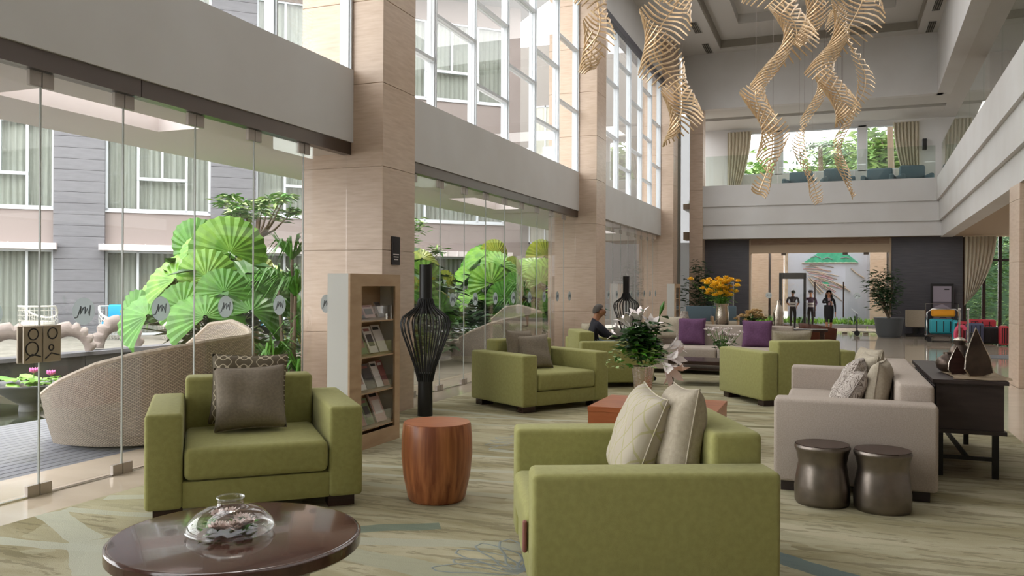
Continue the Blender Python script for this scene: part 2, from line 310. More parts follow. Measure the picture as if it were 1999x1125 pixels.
glass_bay(2, [9.33 + 0.8588 * k for k in range(11)], 3.105); glass_bay(3, [18.72 + 0.865 * k for k in range(11)], 3.25, False)
glass_bay(4, [-8.0, -6.2, -4.4, -2.6, -0.9], 3.105, True, False)
# pair of square door handles with relief rings, and bay 2's
def handle(root, y, z, s=0.15):
    for k in (-1, 1):
        for sx in (0.03, -0.03):
            pl = B().rbox(sx - 0.008, sx + 0.008, y + (0.004 if k > 0 else -s - 0.004), y + (s + 0.004 if k > 0 else -0.004), z - 0.135, z + 0.135, 0.004, 1).obj('handle_plate', 'bronze_plate', root)
            yc = y + k * (s / 2 + 0.004); xx = sx + (0.009 if sx > 0 else -0.009); b = B()
            for (cy, cz, r) in ((yc, z + 0.075, 0.04), (yc - 0.01, z - 0.03, 0.05 if k < 0 else 0.02)):
                b.tube([(xx, cy + r * math.cos(q * math.pi / 8), cz + r * math.sin(q * math.pi / 8)) for q in range(17)], 0.005, 5)
            b.tube([(xx, yc - 0.06, z - 0.11), (xx, yc - 0.01, z - 0.07), (xx, yc + 0.06, z - 0.09)], 0.005, 5); b.obj('relief', 'ink', pl)
handle(bay1, 4.42, 1.11)
for k, (a, b) in enumerate(((-8.0, -0.9), (-0.1, 8.526), (9.326, 17.918), (18.718, 27.37))):
    struct(sbox('trim_%d' % (k + 1), 'white_paint', -5.95, -5.343, a, b, 3.25, 4.115), 'plain off-white fascia beam over the glass wall')
    # upper glazing with staggered transoms
    g = struct(empty('window_%d' % (k + 11), (XG, 0, 0)), 'tall upper window with white mullions and staggered transoms')
    n = 6; st = (b - a) / n
    for i in range(n + 1):
        y = min(max(a + i * st, a + 0.03), b - 0.03)
        B().box(-0.07, 0.05, y - 0.028, y + 0.028, 4.115, 8.4).box(0.05, 0.075, y - 0.012, y + 0.012, 4.115, 8.4).obj('mullion', 'frame_white', g)
    for i in range(n):
        zs = [4.115] + ([4.80, 6.13, 7.55] if i % 2 == 0 else [5.47, 6.84]) + [8.4]; y0, y1 = a + i * st + 0.028, a + (i + 1) * st - 0.028
        if k in (1, 2, 3):
            for z in zs[1:-1]: B().box(-0.05, 0.06, y0, y1, z - 0.025, z + 0.025).obj('transom', 'frame_white', g)
            for z0, z1 in zip(zs, zs[1:]): B().box(-0.004, 0.004, y0, y1, z0 + 0.025, z1 - 0.025).obj('pane', 'glass', g)
        else: B().box(-0.004, 0.004, y0, y1, 4.12, 8.4).obj('pane', 'glass', g)
    struct(sbox('wall_left', 'white_paint', -5.75, -5.33, a, b, 8.4, 9.65))
    tag(B().rbox(-5.33, -5.2, a + 0.1, b - 0.1, 8.18, 8.38, 0.02, 1).obj('roller_shade', 'charcoal_wall'), ('dark roller shade box over the upper window, nearest behind the viewer', 'dark roller shade box over the first upper window', 'dark roller shade box over the middle upper window', 'dark roller shade box over the far upper window')[k], 'roller shade', 'roller shades')
# ---------------------------------------------------------------- ceiling with stepped tray and slots
for nm, bx in (('ceiling', (-6.1, -3.64, -8, 29.6, 9.65, 9.9)), ('ceiling', (2.43, 4.0, -8, 29.6, 9.65, 9.9)), ('ceiling', (-3.64, 2.43, 28.9, 29.6, 9.65, 9.9)), ('ceiling', (-3.64, 2.43, -8, -2, 9.65, 9.9)),
               ('ceiling', (-3.9, 2.7, -2.2, 29.1, 10.25, 10.4))):
    struct(sbox(nm, 'ceiling_paint', *bx))
for nm, bx in (('trim_21', (-3.64, -2.88, -2, 28.9, 9.95, 10.25)), ('trim_22', (1.675, 2.43, -2, 28.9, 9.95, 10.25)), ('trim_23', (-2.88, 1.675, 27.25, 28.9, 9.95, 10.25)), ('trim_24', (-2.88, 1.675, -2, 0, 9.95, 10.25))):
    struct(sbox(nm, 'ceiling_paint', *bx))
for nm, bx in (('trim_25', (-3.70, -3.6, -2, 28.95, 9.70, 9.95)), ('trim_26', (2.39, 2.5, -2, 28.95, 9.70, 9.95)), ('trim_27', (-3.64, 2.43, 28.86, 28.95, 9.70, 9.95))): struct(sbox(nm, 'cove', *bx))
for i, (x, y, lb) in enumerate(((-4.05, 26.2, 'left of the tray, farther from the corner'), (-4.03, 28.6, 'left of the tray, in the far corner'), (2.72, 26.4, 'right of the tray, farther from the corner'), (2.76, 28.6, 'right of the tray, in the far corner'))):
    t = thing('ceiling_vent', 'dark slot air vent in the ceiling ' + lb, 'air vent', (x, y, 9.65), 0, 'ceiling slot vents')
    B().box(-0.10, 0.10, -0.55, 0.55, -0.02, -0.012).obj('backing', 'dark_slot', t)
    for q in (-0.06, 0, 0.06): B().box(q - 0.008, q + 0.008, -0.54, 0.54, -0.03, -0.02).obj('slat', 'cove', t)
    B().box(-0.115, -0.10, -0.57, 0.57, -0.03, 0.0).box(0.10, 0.115, -0.57, 0.57, -0.03, 0.0).obj('frame', 'ceiling_paint', t)
# ---------------------------------------------------------------- balcony bands at the back and on the right
def bx_r(y): return 3.02 - 0.0338 * (29.3 - y)
def right_prism(name, mat, dx0, dx1, z0, z1, y0=-6.0, y1=29.9):
    b = B().hexa([(bx_r(y0) + dx0, y0, z0), (bx_r(y0) + dx1, y0, z0), (bx_r(y1) + dx0, y1, z0), (bx_r(y1) + dx1, y1, z0), (bx_r(y0) + dx0, y0, z1), (bx_r(y0) + dx1, y0, z1), (bx_r(y1) + dx0, y1, z1), (bx_r(y1) + dx1, y1, z1)])
    return struct(b.obj(name, mat))
struct(sbox('trim_31', 'white_paint', -4.27, 3.05, 29.30, 29.7, 4.335, 5.06), 'upper band of the far balcony parapet'); struct(sbox('trim_32', 'white_paint', -4.27, 3.2, 29.37, 29.7, 3.70, 4.335)); struct(sbox('trim_33', 'white_paint', -4.27, 3.3, 29.44, 29.8, 3.23, 3.70))
right_prism('trim_34', 'white_paint', 0.0, 0.35, 4.335, 5.06); right_prism('trim_35', 'white_paint', 0.07, 0.4, 3.70, 4.335); right_prism('trim_36', 'white_paint', 0.15, 0.5, 3.20, 3.70)
right_prism('trim_37', 'white_paint', 0.0, 0.4, 7.72, 9.9, -8, 29.6); struct(sbox('trim_38', 'white_paint', -5.0, 3.2, 29.3, 29.6, 7.72, 9.9), 'plain bulkhead above the far balcony')
right_prism('ceiling', 'warm_paint', 0.3, 6.4, 3.22, 3.4, -8, 30.6); struct(sbox('ceiling', 'warm_paint', -5.0, 3.3, 29.7, 30.4, 3.23, 3.5))
right_prism('floor', 'marble', 0.3, 6.4, 4.3, 4.5, -8, 33.6); struct(sbox('floor', 'marble', -5.0, 3.3, 29.65, 33.6, 4.3, 4.5))
right_prism('ceiling', 'ceiling_paint', 0.4, 6.4, 7.73, 7.9, -8, 33.6); struct(sbox('ceiling', 'ceiling_paint', -5.0, 3.6, 29.6, 31.0, 7.735, 7.9)); struct(sbox('ceiling', 'ceiling_paint', -5.0, 3.6, 31.5, 33.6, 7.735, 7.9)); struct(sbox('ceiling', 'cove', -5.0, 3.6, 31.0, 31.5, 7.85, 7.9))
struct(sbox('wall_right', 'white_paint', 9.0, 9.2, -8, 33.6, 3.3, 5.6)); struct(sbox('wall_right', 'white_paint', 9.0, 9.2, -8, 33.6, 7.4, 7.9)); struct(sbox('wall_right', 'white_paint', 9.0, 9.2, -8, 30, 0, 0.4)); struct(sbox('wall_right', 'white_paint', 8.95, 9.15, -8, 29.5, 0, 3.3)); struct(sbox('wall_right', 'white_paint', 8.95, 9.15, -8, 26, 5.0, 7.7)); struct(sbox('wall_left', 'frost_panel', -5.26, -5.22, 28.17, 30.1, 0, 8.4)); struct(sbox('wall_left', 'white_paint', -5.5, -5.2, 28.17, 30.1, 8.4, 9.9))  # inner right slabs are unseen blockers, shutting windows against stray light and reflections
for k in range(6): struct(sbox('trim_%d' % (61 + k), 'cove', -5.2, -5.12, 28.35 + 0.28 * k, 28.45 + 0.28 * k, 0, 9.6))
if True: pass
for k in range(8): struct(sbox('wall_right', 'white_paint', 9.0, 9.2, -8 + 5.4 * k, -6.6 + 5.4 * k, 0.4, 7.4))
struct(sbox('wall_front', 'white_paint', -6.0, 9.2, -8.2, -8.0, 0, 9.9), 'wall behind the viewer')
def balustrade(pts, label, z0=5.06, z1=6.1):
    r = thing('glass_balustrade', label, 'balustrade', (pts[0][0], pts[0][1], z0)); o = Vector((pts[0][0], pts[0][1], z0))
    for (xa, ya), (xb, yb) in zip(pts, pts[1:]):
        d = Vector((xb - xa, yb - ya, 0)); L = d.length; d.normalize(); n = Vector((-d.y, d.x, 0)) * 0.006; a = Vector((xa, ya, z0)) + d * 0.01 - o; b = Vector((xb, yb, z0)) - d * 0.01 - o; h = Vector((0, 0, z1 - z0))
        B().hexa([a - n, b - n, a + n, b + n, a - n + h, b - n + h, a + n + h, b + n + h]).obj('glass_panel', 'glass_green', r)
balustrade([(-4.2 + 1.2 * k, 29.45) for k in range(7)], 'clear glass balustrade on the far balcony')
balustrade([(bx_r(y) + 0.12, y) for y in (29.0, 26.5, 24, 21.5, 19, 16.5, 14, 11.5, 9)], 'greenish glass balustrade along the right balcony')
# far mezzanine window wall
for bx in ((-5, -3.4, 4.5, 7.72), (-3.4, 2.8, 4.5, 5.93), (-3.4, 2.8, 7.55, 7.72), (-2.15, -1.87, 5.9, 7.6), (0.82, 1.10, 5.9, 7.6), (2.8, 9.0, 4.5, 7.72)): struct(sbox('wall_back', 'white_paint', bx[0], bx[1], 33.5, 33.7, bx[2], bx[3]))
for k, (a, b) in enumerate(((-3.4, -2.15), (-1.87, 0.82), (1.10, 2.8))):
    g = struct(empty('window_%d' % (21 + k), (0, 33.55, 0))); B().box(a, b, -0.005, 0.005, 5.93, 7.55).obj('pane', 'glass', g)
    B().box(a, b, -0.03, 0.03, 5.93, 5.97).box(a, b, -0.03, 0.03, 7.51, 7.55).box(a, a + 0.04, -0.03, 0.03, 5.97, 7.51).box(b - 0.04, b, -0.03, 0.03, 5.97, 7.51).obj('frame', 'frame_white', g)
def curtain(name, label, x0, x1, y, z0, z1, tie, mat, folds=9, side=1, amp=0.05):
    # hangs full width at the top, gathered towards one side at the tie height
    def fn(u, v):
        z = z1 + (z0 - z1) * v; k = 1.0 if tie is None else max(0.32, 1 - 0.68 * max(0.0, min(1, ((z1 - z) / (z1 - tie)))) ** 1.8)
        xx = (x0 + (x1 - x0) * u * k) if side > 0 else (x1 - (x1 - x0) * u * k)
        zz = z if tie is None or z0 > 4 else z + 0.35 * u * v * v
        return (xx, y + amp * math.sin(u * folds * 2 * math.pi), zz)
    return tag(B().grid(fn, folds * 8, 14).obj(name, mat, None, 2), label, 'curtain')
curtain('curtain', 'taupe curtain at the left window of the far balcony', -3.9, -3.0, 33.3, 4.5, 7.6, 5.0, 'curtain_sheer', 7, 1); curtain('curtain', 'taupe curtain at the right window of the far balcony', 2.0, 2.85, 33.3, 4.5, 7.6, 5.0, 'curtain_sheer', 7, -1)
# ---------------------------------------------------------------- entrance wall
struct(sbox('wall_back', 'charcoal_wall', -4.3, -2.74, 30.0, 30.2, 0, 3.23), 'dark charcoal wall panel left of the entrance'); struct(sbox('wall_back', 'charcoal_wall', 1.73, 3.85, 30.0, 30.2, 0, 3.23), 'dark charcoal wall panel right of the entrance')
struct(sbox('wall_back', 'frost_panel', -5.3, -4.6, 30.15, 30.19, 0, 7.72))
struct(sbox('trim_41', 'travertine_dark', -2.74, 1.73, 30.02, 30.3, 3.02, 3.23)); struct(sbox('trim_42', 'warm_paint', -2.74, 1.73, 29.98, 30.35, 2.74, 3.02), 'tan header beam over the entrance doors')
struct(sbox('trim_43', 'warm_paint', -2.76, -2.70, 29.97, 30.3, 0, 3.2)); struct(sbox('trim_44', 'warm_paint', 1.70, 1.76, 29.97, 30.3, 0, 3.2))
d = struct(empty('door_1', (0, 30.1, 0)), 'glass entrance doors with round logos')
for k, (a, b) in enumerate(((-2.7, -1.62), (-1.62, -0.6), (0.35, 1.0), (1.0, 1.7))):
    p = B().box(a + 0.01, b - 0.01, -0.006, 0.006, 0.02, 2.74).obj('glass_panel', 'glass', d); logo = B()
    if k in (0, 2): logo_on(p, (a + b) / 2 + 0.05, 1.28, 'y')
for x in (-1.62, 0.35, 1.0): B().box(x - 0.08, x + 0.08, -0.02, 0.02, 2.66, 2.74).box(x - 0.08, x + 0.08, -0.02, 0.02, 0.0, 0.06).obj('patch_fitting', 'steel', d)
for x in (-0.6, 0.3): B().rbox(x - 0.02, x + 0.02, -0.05, 0.05, 0.55, 1.75, 0.008, 1).obj('pull_handle', 'dark_wood', d)
# back right window with dark frames
g = struct(empty('window_31', (0, 30.1, 0)), 'garden window with dark frames behind the luggage')
for x in (3.9, 4.45, 4.9, 5.6, 6.6, 7.6, 8.9): B().box(x - 0.05, x + 0.05, -0.05, 0.05, 0, 3.2).obj('frame', 'dark_wood', g)
B().box(3.85, 9.0, -0.04, 0.04, 2.42, 2.5).obj('frame', 'dark_wood', g); B().box(3.9, 9.0, -0.004, 0.004, 0, 3.2).obj('pane', 'glass', g)
curtain('curtain', 'cream sheer curtain swept aside by the garden window', 3.86, 4.75, 29.75, 1.0, 3.2, 1.0, 'curtain', 8, 1, 0.045)
# wall speaker and exit camera on the far balcony
tag(B().rbox(2.95, 3.1, 33.2, 33.4, 6.55, 6.95, 0.02, 2).obj('wall_speaker', 'black_plastic'), 'small black wall speaker beside the right curtain of the balcony', 'speaker')
# ================================================================ outside on the left: terrace, pond, hotel wing
for bx in ((-7.43, -6.48, -8, 30, 3.12, 3.4), (-5.95, -5.5, -8, 30, 3.12, 3.25), (-6.48, -5.95, -8, 4.83, 3.12, 3.4), (-6.48, -5.95, 6.63, 13.5, 3.12, 3.4), (-6.48, -5.95, 15.75, 21.6, 3.12, 3.4), (-6.48, -5.95, 23.8, 30, 3.12, 3.4)): struct(sbox('ceiling', 'canopy_white', *bx), 'white soffit over the terrace')
struct(sbox('floor', 'ground', -60, 60, -30, 90, -0.5, -0.32), 'ground around the hotel')
struct(sbox('floor', 'marble', -6.1, -6.0, -8, 30, -0.1, -0.002))
dk = struct(empty('floor', (-8.5, -6, 0)), 'grey wooden deck of boards beside the pond')
dk.name = 'floor_deck'
me = B().box(0.004, 0.116, 0, 14.6, -0.05, -0.01).bevel(0.004, 1).mesh('board', 'deck_wood')
for k in range(20): link('board', me, dk, (0.12 * k, 0, 0))
sbox('joist', 'black_wood', 0, 2.4, 0, 14.6, -0.3, -0.055, parent=dk)
tag(sbox('pond_water', 'water', -11.95, -8.5, -6, 8.6, -0.3, -0.1), 'dark still water of the garden pond', 'water')
pw = struct(empty('wall_pond', (-12.3, -6, -0.3)), 'low dark stone wall behind the pond')
me = B().box(0, 0.3, 0.004, 0.976, 0, 0.62).bevel(0.005, 1).mesh('stone_panel', 'stone_dark')
for k in range(34): link('stone_panel', me, pw, (0, 0.98 * k, 0))
sbox('coping', 'stone_grey', -0.04, 0.34, 0, 33.4, 0.62, 0.68, parent=pw)
struct(sbox('floor', 'ground', -40, -12.3, -10, 40, -0.3, 0.18), 'paved terrace in front of the hotel rooms'); struct(sbox('floor', 'soil', -12.0, -6.1, 8.6, 30, -0.3, 0.0), 'planting bed beside the glass wall')
# hotel wing
FA = math.atan2(0.685, 0.729); FP = (-17.194, 17.464, 0.18)
hb = thing('hotel_wing', 'three-storey hotel wing with grey stone piers and white framed windows beyond the pond', 'building', FP, FA)
me_c = B().box(0, 1.2, -0.18, 0.4, 0.003, 0.287).bevel(0.004, 1).mesh('stone_course', 'stone_grey')
PIERS = (-6.2, -2.39, 1.44, 5.3); BAYS = ((-9.9, -6.2), (-5.0, -2.39), (-1.19, 1.44), (2.64, 5.3), (6.5, 10.2))
for s in PIERS:
    for k in range(34): link('stone_course', me_c, hb, (s, 0, 0.29 * k))
pm('room_shade', '#3b3c3c', 0.9)
sbox('wall', 'room_shade', -10, 10.7, 0.9, 1.1, 0, 11, parent=hb)  # dark sheet behind the panes stands in for shade inside the rooms
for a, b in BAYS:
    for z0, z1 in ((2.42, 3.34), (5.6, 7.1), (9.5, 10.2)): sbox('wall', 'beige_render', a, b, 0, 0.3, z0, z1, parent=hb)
    cn = B().box(a - 0.12, b + 0.1, -0.5, 0.0, 2.26, 2.42)
    for q in range(int((b - a) / 0.33)): cn.box(a + 0.33 * q, a + 0.33 * q + 0.02, -0.52, -0.5, 2.26, 2.43)
    cn.obj('canopy', 'canopy_white', hb)
    for fl, (z0, z1) in enumerate(((0.0, 2.26), (3.34, 5.6), (7.1, 9.5))):
        wn = B().box(a, b, 0.02, 0.12, z0, z0 + 0.06).box(a, b, 0.02, 0.12, z1 - 0.05, z1)
        m1, m2 = a + (b - a) * 0.29, a + (b - a) * 0.75
        for x in (a, m1, m2, b - 0.06): wn.box(x, x + 0.06, 0.02, 0.12, z0, z1)
        if fl: wn.box(m1, m2 + 0.06, 0.0, 0.12, z0 + 0.84, z0 + 0.92).box((m1 + m2) / 2, (m1 + m2) / 2 + 0.05, 0.0, 0.12, z0 + 0.9, z1)
        wn.box(a - 0.02, b + 0.02, -0.04, 0.1, z0 - 0.05, z0); wo = wn.obj('window', 'frame_white', hb)
        B().box(a + 0.03, b - 0.03, 0.06, 0.066, z0 + 0.03, z1 - 0.03).obj('pane', 'glass_far', wo)
        nf = int((b - a) * 7)
        B().grid(lambda u, v, a=a, b=b, z0=z0, z1=z1, nf=nf: (a + (b - a) * u, 0.2 + 0.03 * math.sin(u * nf * 2 * math.pi), z0 + (z1 - z0) * v), nf * 6, 1).obj('curtain', 'curtain_room', wo, 2)
sbox('roof', 'roof_grey', -10.5, 11.2, -1.2, 2.0, 10.2, 10.45, parent=hb); sbox('side_wall', 'beige_render', 10.2, 10.7, -0.1, 6, 0, 10.2, parent=hb)
# bright neighbouring wing seen through the upper windows
nb = thing('hotel_wing', 'pale annex with grey tiled roof seen through the upper windows', 'building', (-8.0, 34.0, 0))
sbox('wall', 'annex', -8.0, -1.0, 0, 0.4, 0, 12.0, parent=nb); sbox('wall', 'annex', -1.0, 1.7, -1.2, 0.4, 0, 11.0, parent=nb)
for x in (-6.6, -4.4, -2.4):
    for z in (3.4, 7.2):
        wo = B().box(x, x + 1.5, -0.05, 0.0, z, z + 0.06).box(x, x + 1.5, -0.05, 0.0, z + 2.1, z + 2.16).box(x, x + 0.06, -0.05, 0.0, z, z + 2.16).box(x + 1.44, x + 1.5, -0.05, 0.0, z, z + 2.16).box(x + 0.7, x + 0.76, -0.05, 0.0, z, z + 2.16).obj('window', 'frame_white', nb); B().box(x + 0.06, x + 1.44, -0.03, -0.02, z + 0.06, z + 2.1).obj('pane', 'curtain_room', wo)
B().hexa([(-6.4, -1.6, 4.7), (1.8, -1.6, 4.7), (-6.4, 0, 5.6), (1.8, 0, 5.6), (-6.4, -1.6, 4.8), (1.8, -1.6, 4.8), (-6.4, 0, 5.7), (1.8, 0, 5.7)]).obj('roof', 'roof_grey', nb)
# ---------------------------------------------------------------- woven daybeds on the terrace
def weave_mat():
    m = bpy.data.materials.new('weave'); m.use_nodes = True; t = NT(m); p = t.n['Principled BSDF']; p.inputs['Roughness'].default_value = 0.5
    uv = t.new('ShaderNodeUVMap'); ck = t.new('ShaderNodeTexBrick'); ck.inputs['Scale'].default_value = 1.0; ck.inputs['Mortar Size'].default_value = 0.16; ck.inputs['Mortar Smooth'].default_value = 0.6
    ck.inputs['Brick Width'].default_value = 1.0; ck.inputs['Row Height'].default_value = 0.6; t.l.new(uv.outputs[0], ck.inputs['Vector'])
    ck.inputs['Color1'].default_value = hx('#c4b6a5'); ck.inputs['Color2'].default_value = hx('#b5a796'); ck.inputs['Mortar'].default_value = hx('#7d7266'); t.l.new(ck.outputs[0], p.inputs['Base Color'])
    b = t.new('ShaderNodeBump'); b.inputs['Strength'].default_value = 0.8; b.inputs['Distance'].default_value = 0.02; b.invert = True; t.l.new(ck.outputs[1], b.inputs['Height']); t.l.new(b.outputs[0], p.inputs['Normal']); MATS['weave'] = m
weave_mat()
def uvgrid(name, fn, nu, nv, su, sv, mat, parent):
    b = B(); V = [[b.bm.verts.new(fn(i / nu, j / nv)) for j in range(nv + 1)] for i in range(nu + 1)]; uvl = b.bm.loops.layers.uv.new('UVMap')
    for i in range(nu):
        for j in range(nv):
            f = b.bm.faces.new((V[i][j], V[i + 1][j], V[i + 1][j + 1], V[i][j + 1]))
            for l, (p, q) in zip(f.loops, ((i, j), (i + 1, j), (i + 1, j + 1), (i, j + 1))): l[uvl].uv = (p / nu * su, q / nv * sv)
    return b.obj(name, mat, parent, 2)
def daybed(loc, rz, label, sc=1.0):
    r = thing('wicker_daybed', label, 'daybed', loc, rz, 'woven daybeds on the terrace'); a0, a1 = R(-104), R(112)
    def hgt(u): 
        k = [0.50, 0.66, 0.80, 0.89, 0.94, 0.98, 1.0, 1.0, 1.01, 1.06, 1.12, 1.08, 0.8]; x = u * 12; i = min(11, int(x)); return k[i] + (k[i + 1] - k[i]) * (x - i)
    def wall(off):
        def fn(u, v):
            a = a0 + (a1 - a0) * u; z = 0.03 + (hgt(u) - 0.03) * v; rr = (0.93 + 0.16 * math.sin(min(1, z / 1.0) * 1.9)) - off; return (rr * math.cos(a) * sc, rr * math.sin(a) * sc, z * sc)
        return fn
    s = uvgrid('shell', wall(0), 72, 10, 110, 40, 'weave', r); uvgrid('shell_lining', wall(0.06), 72, 10, 110, 40, 'weave', r)
    o, i = wall(0), wall(0.06); B().tube([(Vector(o(k / 72, 1)) + Vector(i(k / 72, 1))) / 2 for k in range(73)], 0.034, 8).obj('rim', 'wicker', r, True)
    B().lathe([(0.80 * sc, 0.02), (0.84 * sc, 0.06), (0.84 * sc, 0.26)], 40).obj('base', 'wicker', r, True); B().lathe([(0.80 * sc, 0.26), (0.85 * sc, 0.30), (0.85 * sc, 0.38), (0.78 * sc, 0.42)], 40).obj('seat_cushion', 'cream_fabric', r, True)
    return r
daybed((-6.72, 6.72, 0), 0, 'tall curved woven daybed on the deck outside the first glass wall'); daybed((-6.72, 16.1, 0), R(0), 'woven daybed outside the second glass wall, beside the palms')
# lotus bowl in the pond
lb = thing('lotus_bowl', 'stone bowl of lotus plants standing in the pond', 'bowl', (-9.75, 7.8, -0.1)); ns = 48
def bowl(u, v):
    prof = [(0.10, -0.1), (0.13, 0.0), (0.12, 0.08), (0.26, 0.18), (0.42, 0.30), (0.50, 0.36), (0.47, 0.36), (0.38, 0.28)]; x = v * 7; i = min(6, int(x)); f = x - i; r = prof[i][0] + (prof[i + 1][0] - prof[i][0]) * f; z = prof[i][1] + (prof[i + 1][1] - prof[i][1]) * f
    a = u * 2 * math.pi; r *= 1 + 0.04 * max(0, v - 0.5) * 2 * math.cos(a * 11); return (r * math.cos(a), r * math.sin(a), z + 0.012 * max(0, v - 0.5) * math.cos(a * 11))
B().grid(bowl, 66, 14, True).obj('bowl', 'stone_grey', lb, 2); B().lathe([(0.40, 0.29), (0.40, 0.30)], 32).obj('soil', 'soil', lb)
for k in range(22):
    a = random.uniform(0, 6.28); q = random.uniform(0.05, 0.42); rr = random.uniform(0.06, 0.10); cx, cy, cz = q * math.cos(a), q * math.sin(a), random.uniform(0.31, 0.42); tl = random.uniform(-0.4, 0.4)
    B().poly([(cx + rr * math.cos(t * 0.52), cy + rr * math.sin(t * 0.52), cz + tl * rr * math.cos(t * 0.52) + (0.02 if t % 2 else 0)) for t in range(12)]).obj('lotus_leaf', 'leaf_bright', lb)
for cx, cy, cz in ((0.05, 0.02, 0.52), (0.26, 0.1, 0.49)):
    fl = B()
    for k in range(9):
        a = k * 0.7; fl.tube([(cx, cy, cz - 0.03), (cx + 0.04 * math.cos(a), cy + 0.04 * math.sin(a), cz), (cx + 0.05 * math.cos(a), cy + 0.05 * math.sin(a), cz + 0.04)], [0.006, 0.016, 0.003], 5)
    f = fl.obj('lotus_flower', 'lotus_pink', lb, 2); B().tube([(cx, cy, 0.3), (cx, cy, cz - 0.02)], 0.006, 5).obj('stalk', 'leaf_mid', lb)
# scalloped stone arches on the pond wall
for (y, s, rz, lbl) in ((9.37, 1.05, 1.0, 'scalloped stone arch on the pond wall, leftmost'), (10.46, 1.0, 0.9, 'scalloped stone arch on the pond wall, between two others'), (11.5, 1.15, 1.3, 'scalloped stone arch on the pond wall, nearest the blue cushioned chair')):
    b = B(); N = 26
    def arch(u, v, s=s):
        a = math.pi * (0.02 + 0.96 * u); sc_ = 0.03 * (1 if int(u * N) % 3 else -1.2); c = v * 2 * math.pi; ri, ro = 0.24 * s, (0.40 + 0.04 * math.sin(a) + sc_ * 0.8) * s; rm, hw = (ri + ro) / 2, (ro - ri) / 2
        return ((rm + hw * math.cos(c)) * math.cos(a), 0.10 * math.sin(c) * s, (rm + hw * math.cos(c)) * math.sin(a) * 1.15)
    tag(b.grid(arch, N, 10).obj('stone_arch', 'shell_stone', None, True, (-12.15, y, 0.38), rz), lbl, 'sculpture', 'scalloped arches on the pond wall')
# white lattice chairs with blue cushions on the far terrace
def lattice_chair(blue):
    r = empty('lattice_chair'); b = B()
    prof = [(0.30, 0.02), (0.34, 0.12), (0.38, 0.24), (0.41, 0.36), (0.43, 0.48), (0.44, 0.60), (0.43, 0.72), (0.41, 0.82)]
    n = 26; rings = [[b.bm.verts.new((q * math.cos(2 * math.pi * i / n), q * math.sin(2 * math.pi * i / n), z - (0.30 * max(0, math.cos(2 * math.pi * i / n + math.pi / 2 )) if z > 0.45 else 0))) for i in range(n)] for q, z in prof]
    for A, C in zip(rings, rings[1:]):
        for i in range(n): b.bm.faces.new((A[i], A[(i + 1) % n], C[(i + 1) % n], C[i]))
    bmesh.ops.wireframe(b.bm, faces=list(b.bm.faces), thickness=0.022, use_replace=True, use_boundary=True); b.obj('lattice', 'white_wicker', r)
    B().tube([(0.42 * math.cos(k * math.pi / 13), 0.42 * math.sin(k * math.pi / 13), 0.82 - (0.30 * max(0, math.cos(k * math.pi / 13 + math.pi / 2)))) for k in range(27)], 0.025, 6).obj('rim', 'white_wicker', r, True)
    B().lathe([(0.34, 0.34), (0.37, 0.38), (0.36, 0.44)], 24).obj('seat_cushion', 'blue_fabric' if blue else 'white_wicker', r, True); 
    if blue: B().rbox(-0.26, 0.26, 0.20, 0.34, 0.46, 0.86, 0.05, 3).obj('back_cushion', 'blue_fabric', r, True)
    return r
for (x, y, rz, lbl) in ((-18.35, 14.9, R(200), 'white lattice chair seen from behind, left of the stone pier'), (-16.6, 15.7, R(38), 'white lattice chair with blue cushion right of the stone pier'), (-15.3, 16.25, R(215), 'white lattice chair turned away below the fan palms'), (-13.25, 17.1, R(40), 'white lattice chair with blue cushion half hidden by the palms')):
    lc = lattice_chair('blue' in lbl); lc.location = (x, y, 0.18); lc.rotation_euler = (0, 0, rz); tag(lc, lbl, 'chair', 'lattice chairs on the far terrace')
# ---------------------------------------------------------------- plants
def fan_leaf(mat, n=30, cup=0.18, span=R(230)):
    b = B(); V = []
    for i in range(n + 1):
        a = -span / 2 + span * i / n + math.pi / 2; pl = 0.018 if i % 2 else -0.018; row = []
        for q, rr in enumerate((0.06, 0.4, 0.75, 0.97 + (0.02 if i % 2 else -0.015))):
            row.append(b.bm.verts.new((rr * math.cos(a), rr * math.sin(a), pl * rr * 1.2 - cup * rr * rr - 0.25 * rr * abs(math.cos(a)) ** 3 + (0.10 * rr * abs(math.cos(a)) ** 2))))
        V.append(row)
    for i in range(n):
        for q in range(3): b.bm.faces.new((V[i][q], V[i + 1][q], V[i + 1][q + 1], V[i][q + 1]))
    return b.mesh('leaf', mat)
FAN = [fan_leaf('leaf_bright'), fan_leaf('leaf_mid', cup=0.3), fan_leaf('leaf_bright', cup=0.4), fan_leaf('leaf_yellow', span=R(190)), fan_leaf('leaf_mid', cup=0.1)]
def leaf_mass(pts, mat, n, ll, lw, spread, seed, name, parent, droop=0.2, upb=0.3):
    rnd = random.Random(seed); b = B()
    for k in range(n):
        c = Vector(pts[k % len(pts)]) + Vector((rnd.gauss(0, spread[0]), rnd.gauss(0, spread[1]), rnd.gauss(0, spread[2])))
        d = Vector((rnd.uniform(-1, 1), rnd.uniform(-1, 1), rnd.uniform(-0.5, 1) * upb)).normalized(); s = d.cross(Vector((rnd.uniform(-.4, .4), rnd.uniform(-.4, .4), 1))).normalized(); L = ll * rnd.uniform(0.6, 1.2)
        b.poly([c, c + d * L * 0.45 + s * lw * 0.5, c + d * L - Vector((0, 0, droop * L)), c + d * L * 0.45 - s * lw * 0.5])
    o = b.obj(name, mat, parent); o['kind'] = 'stuff'; return o
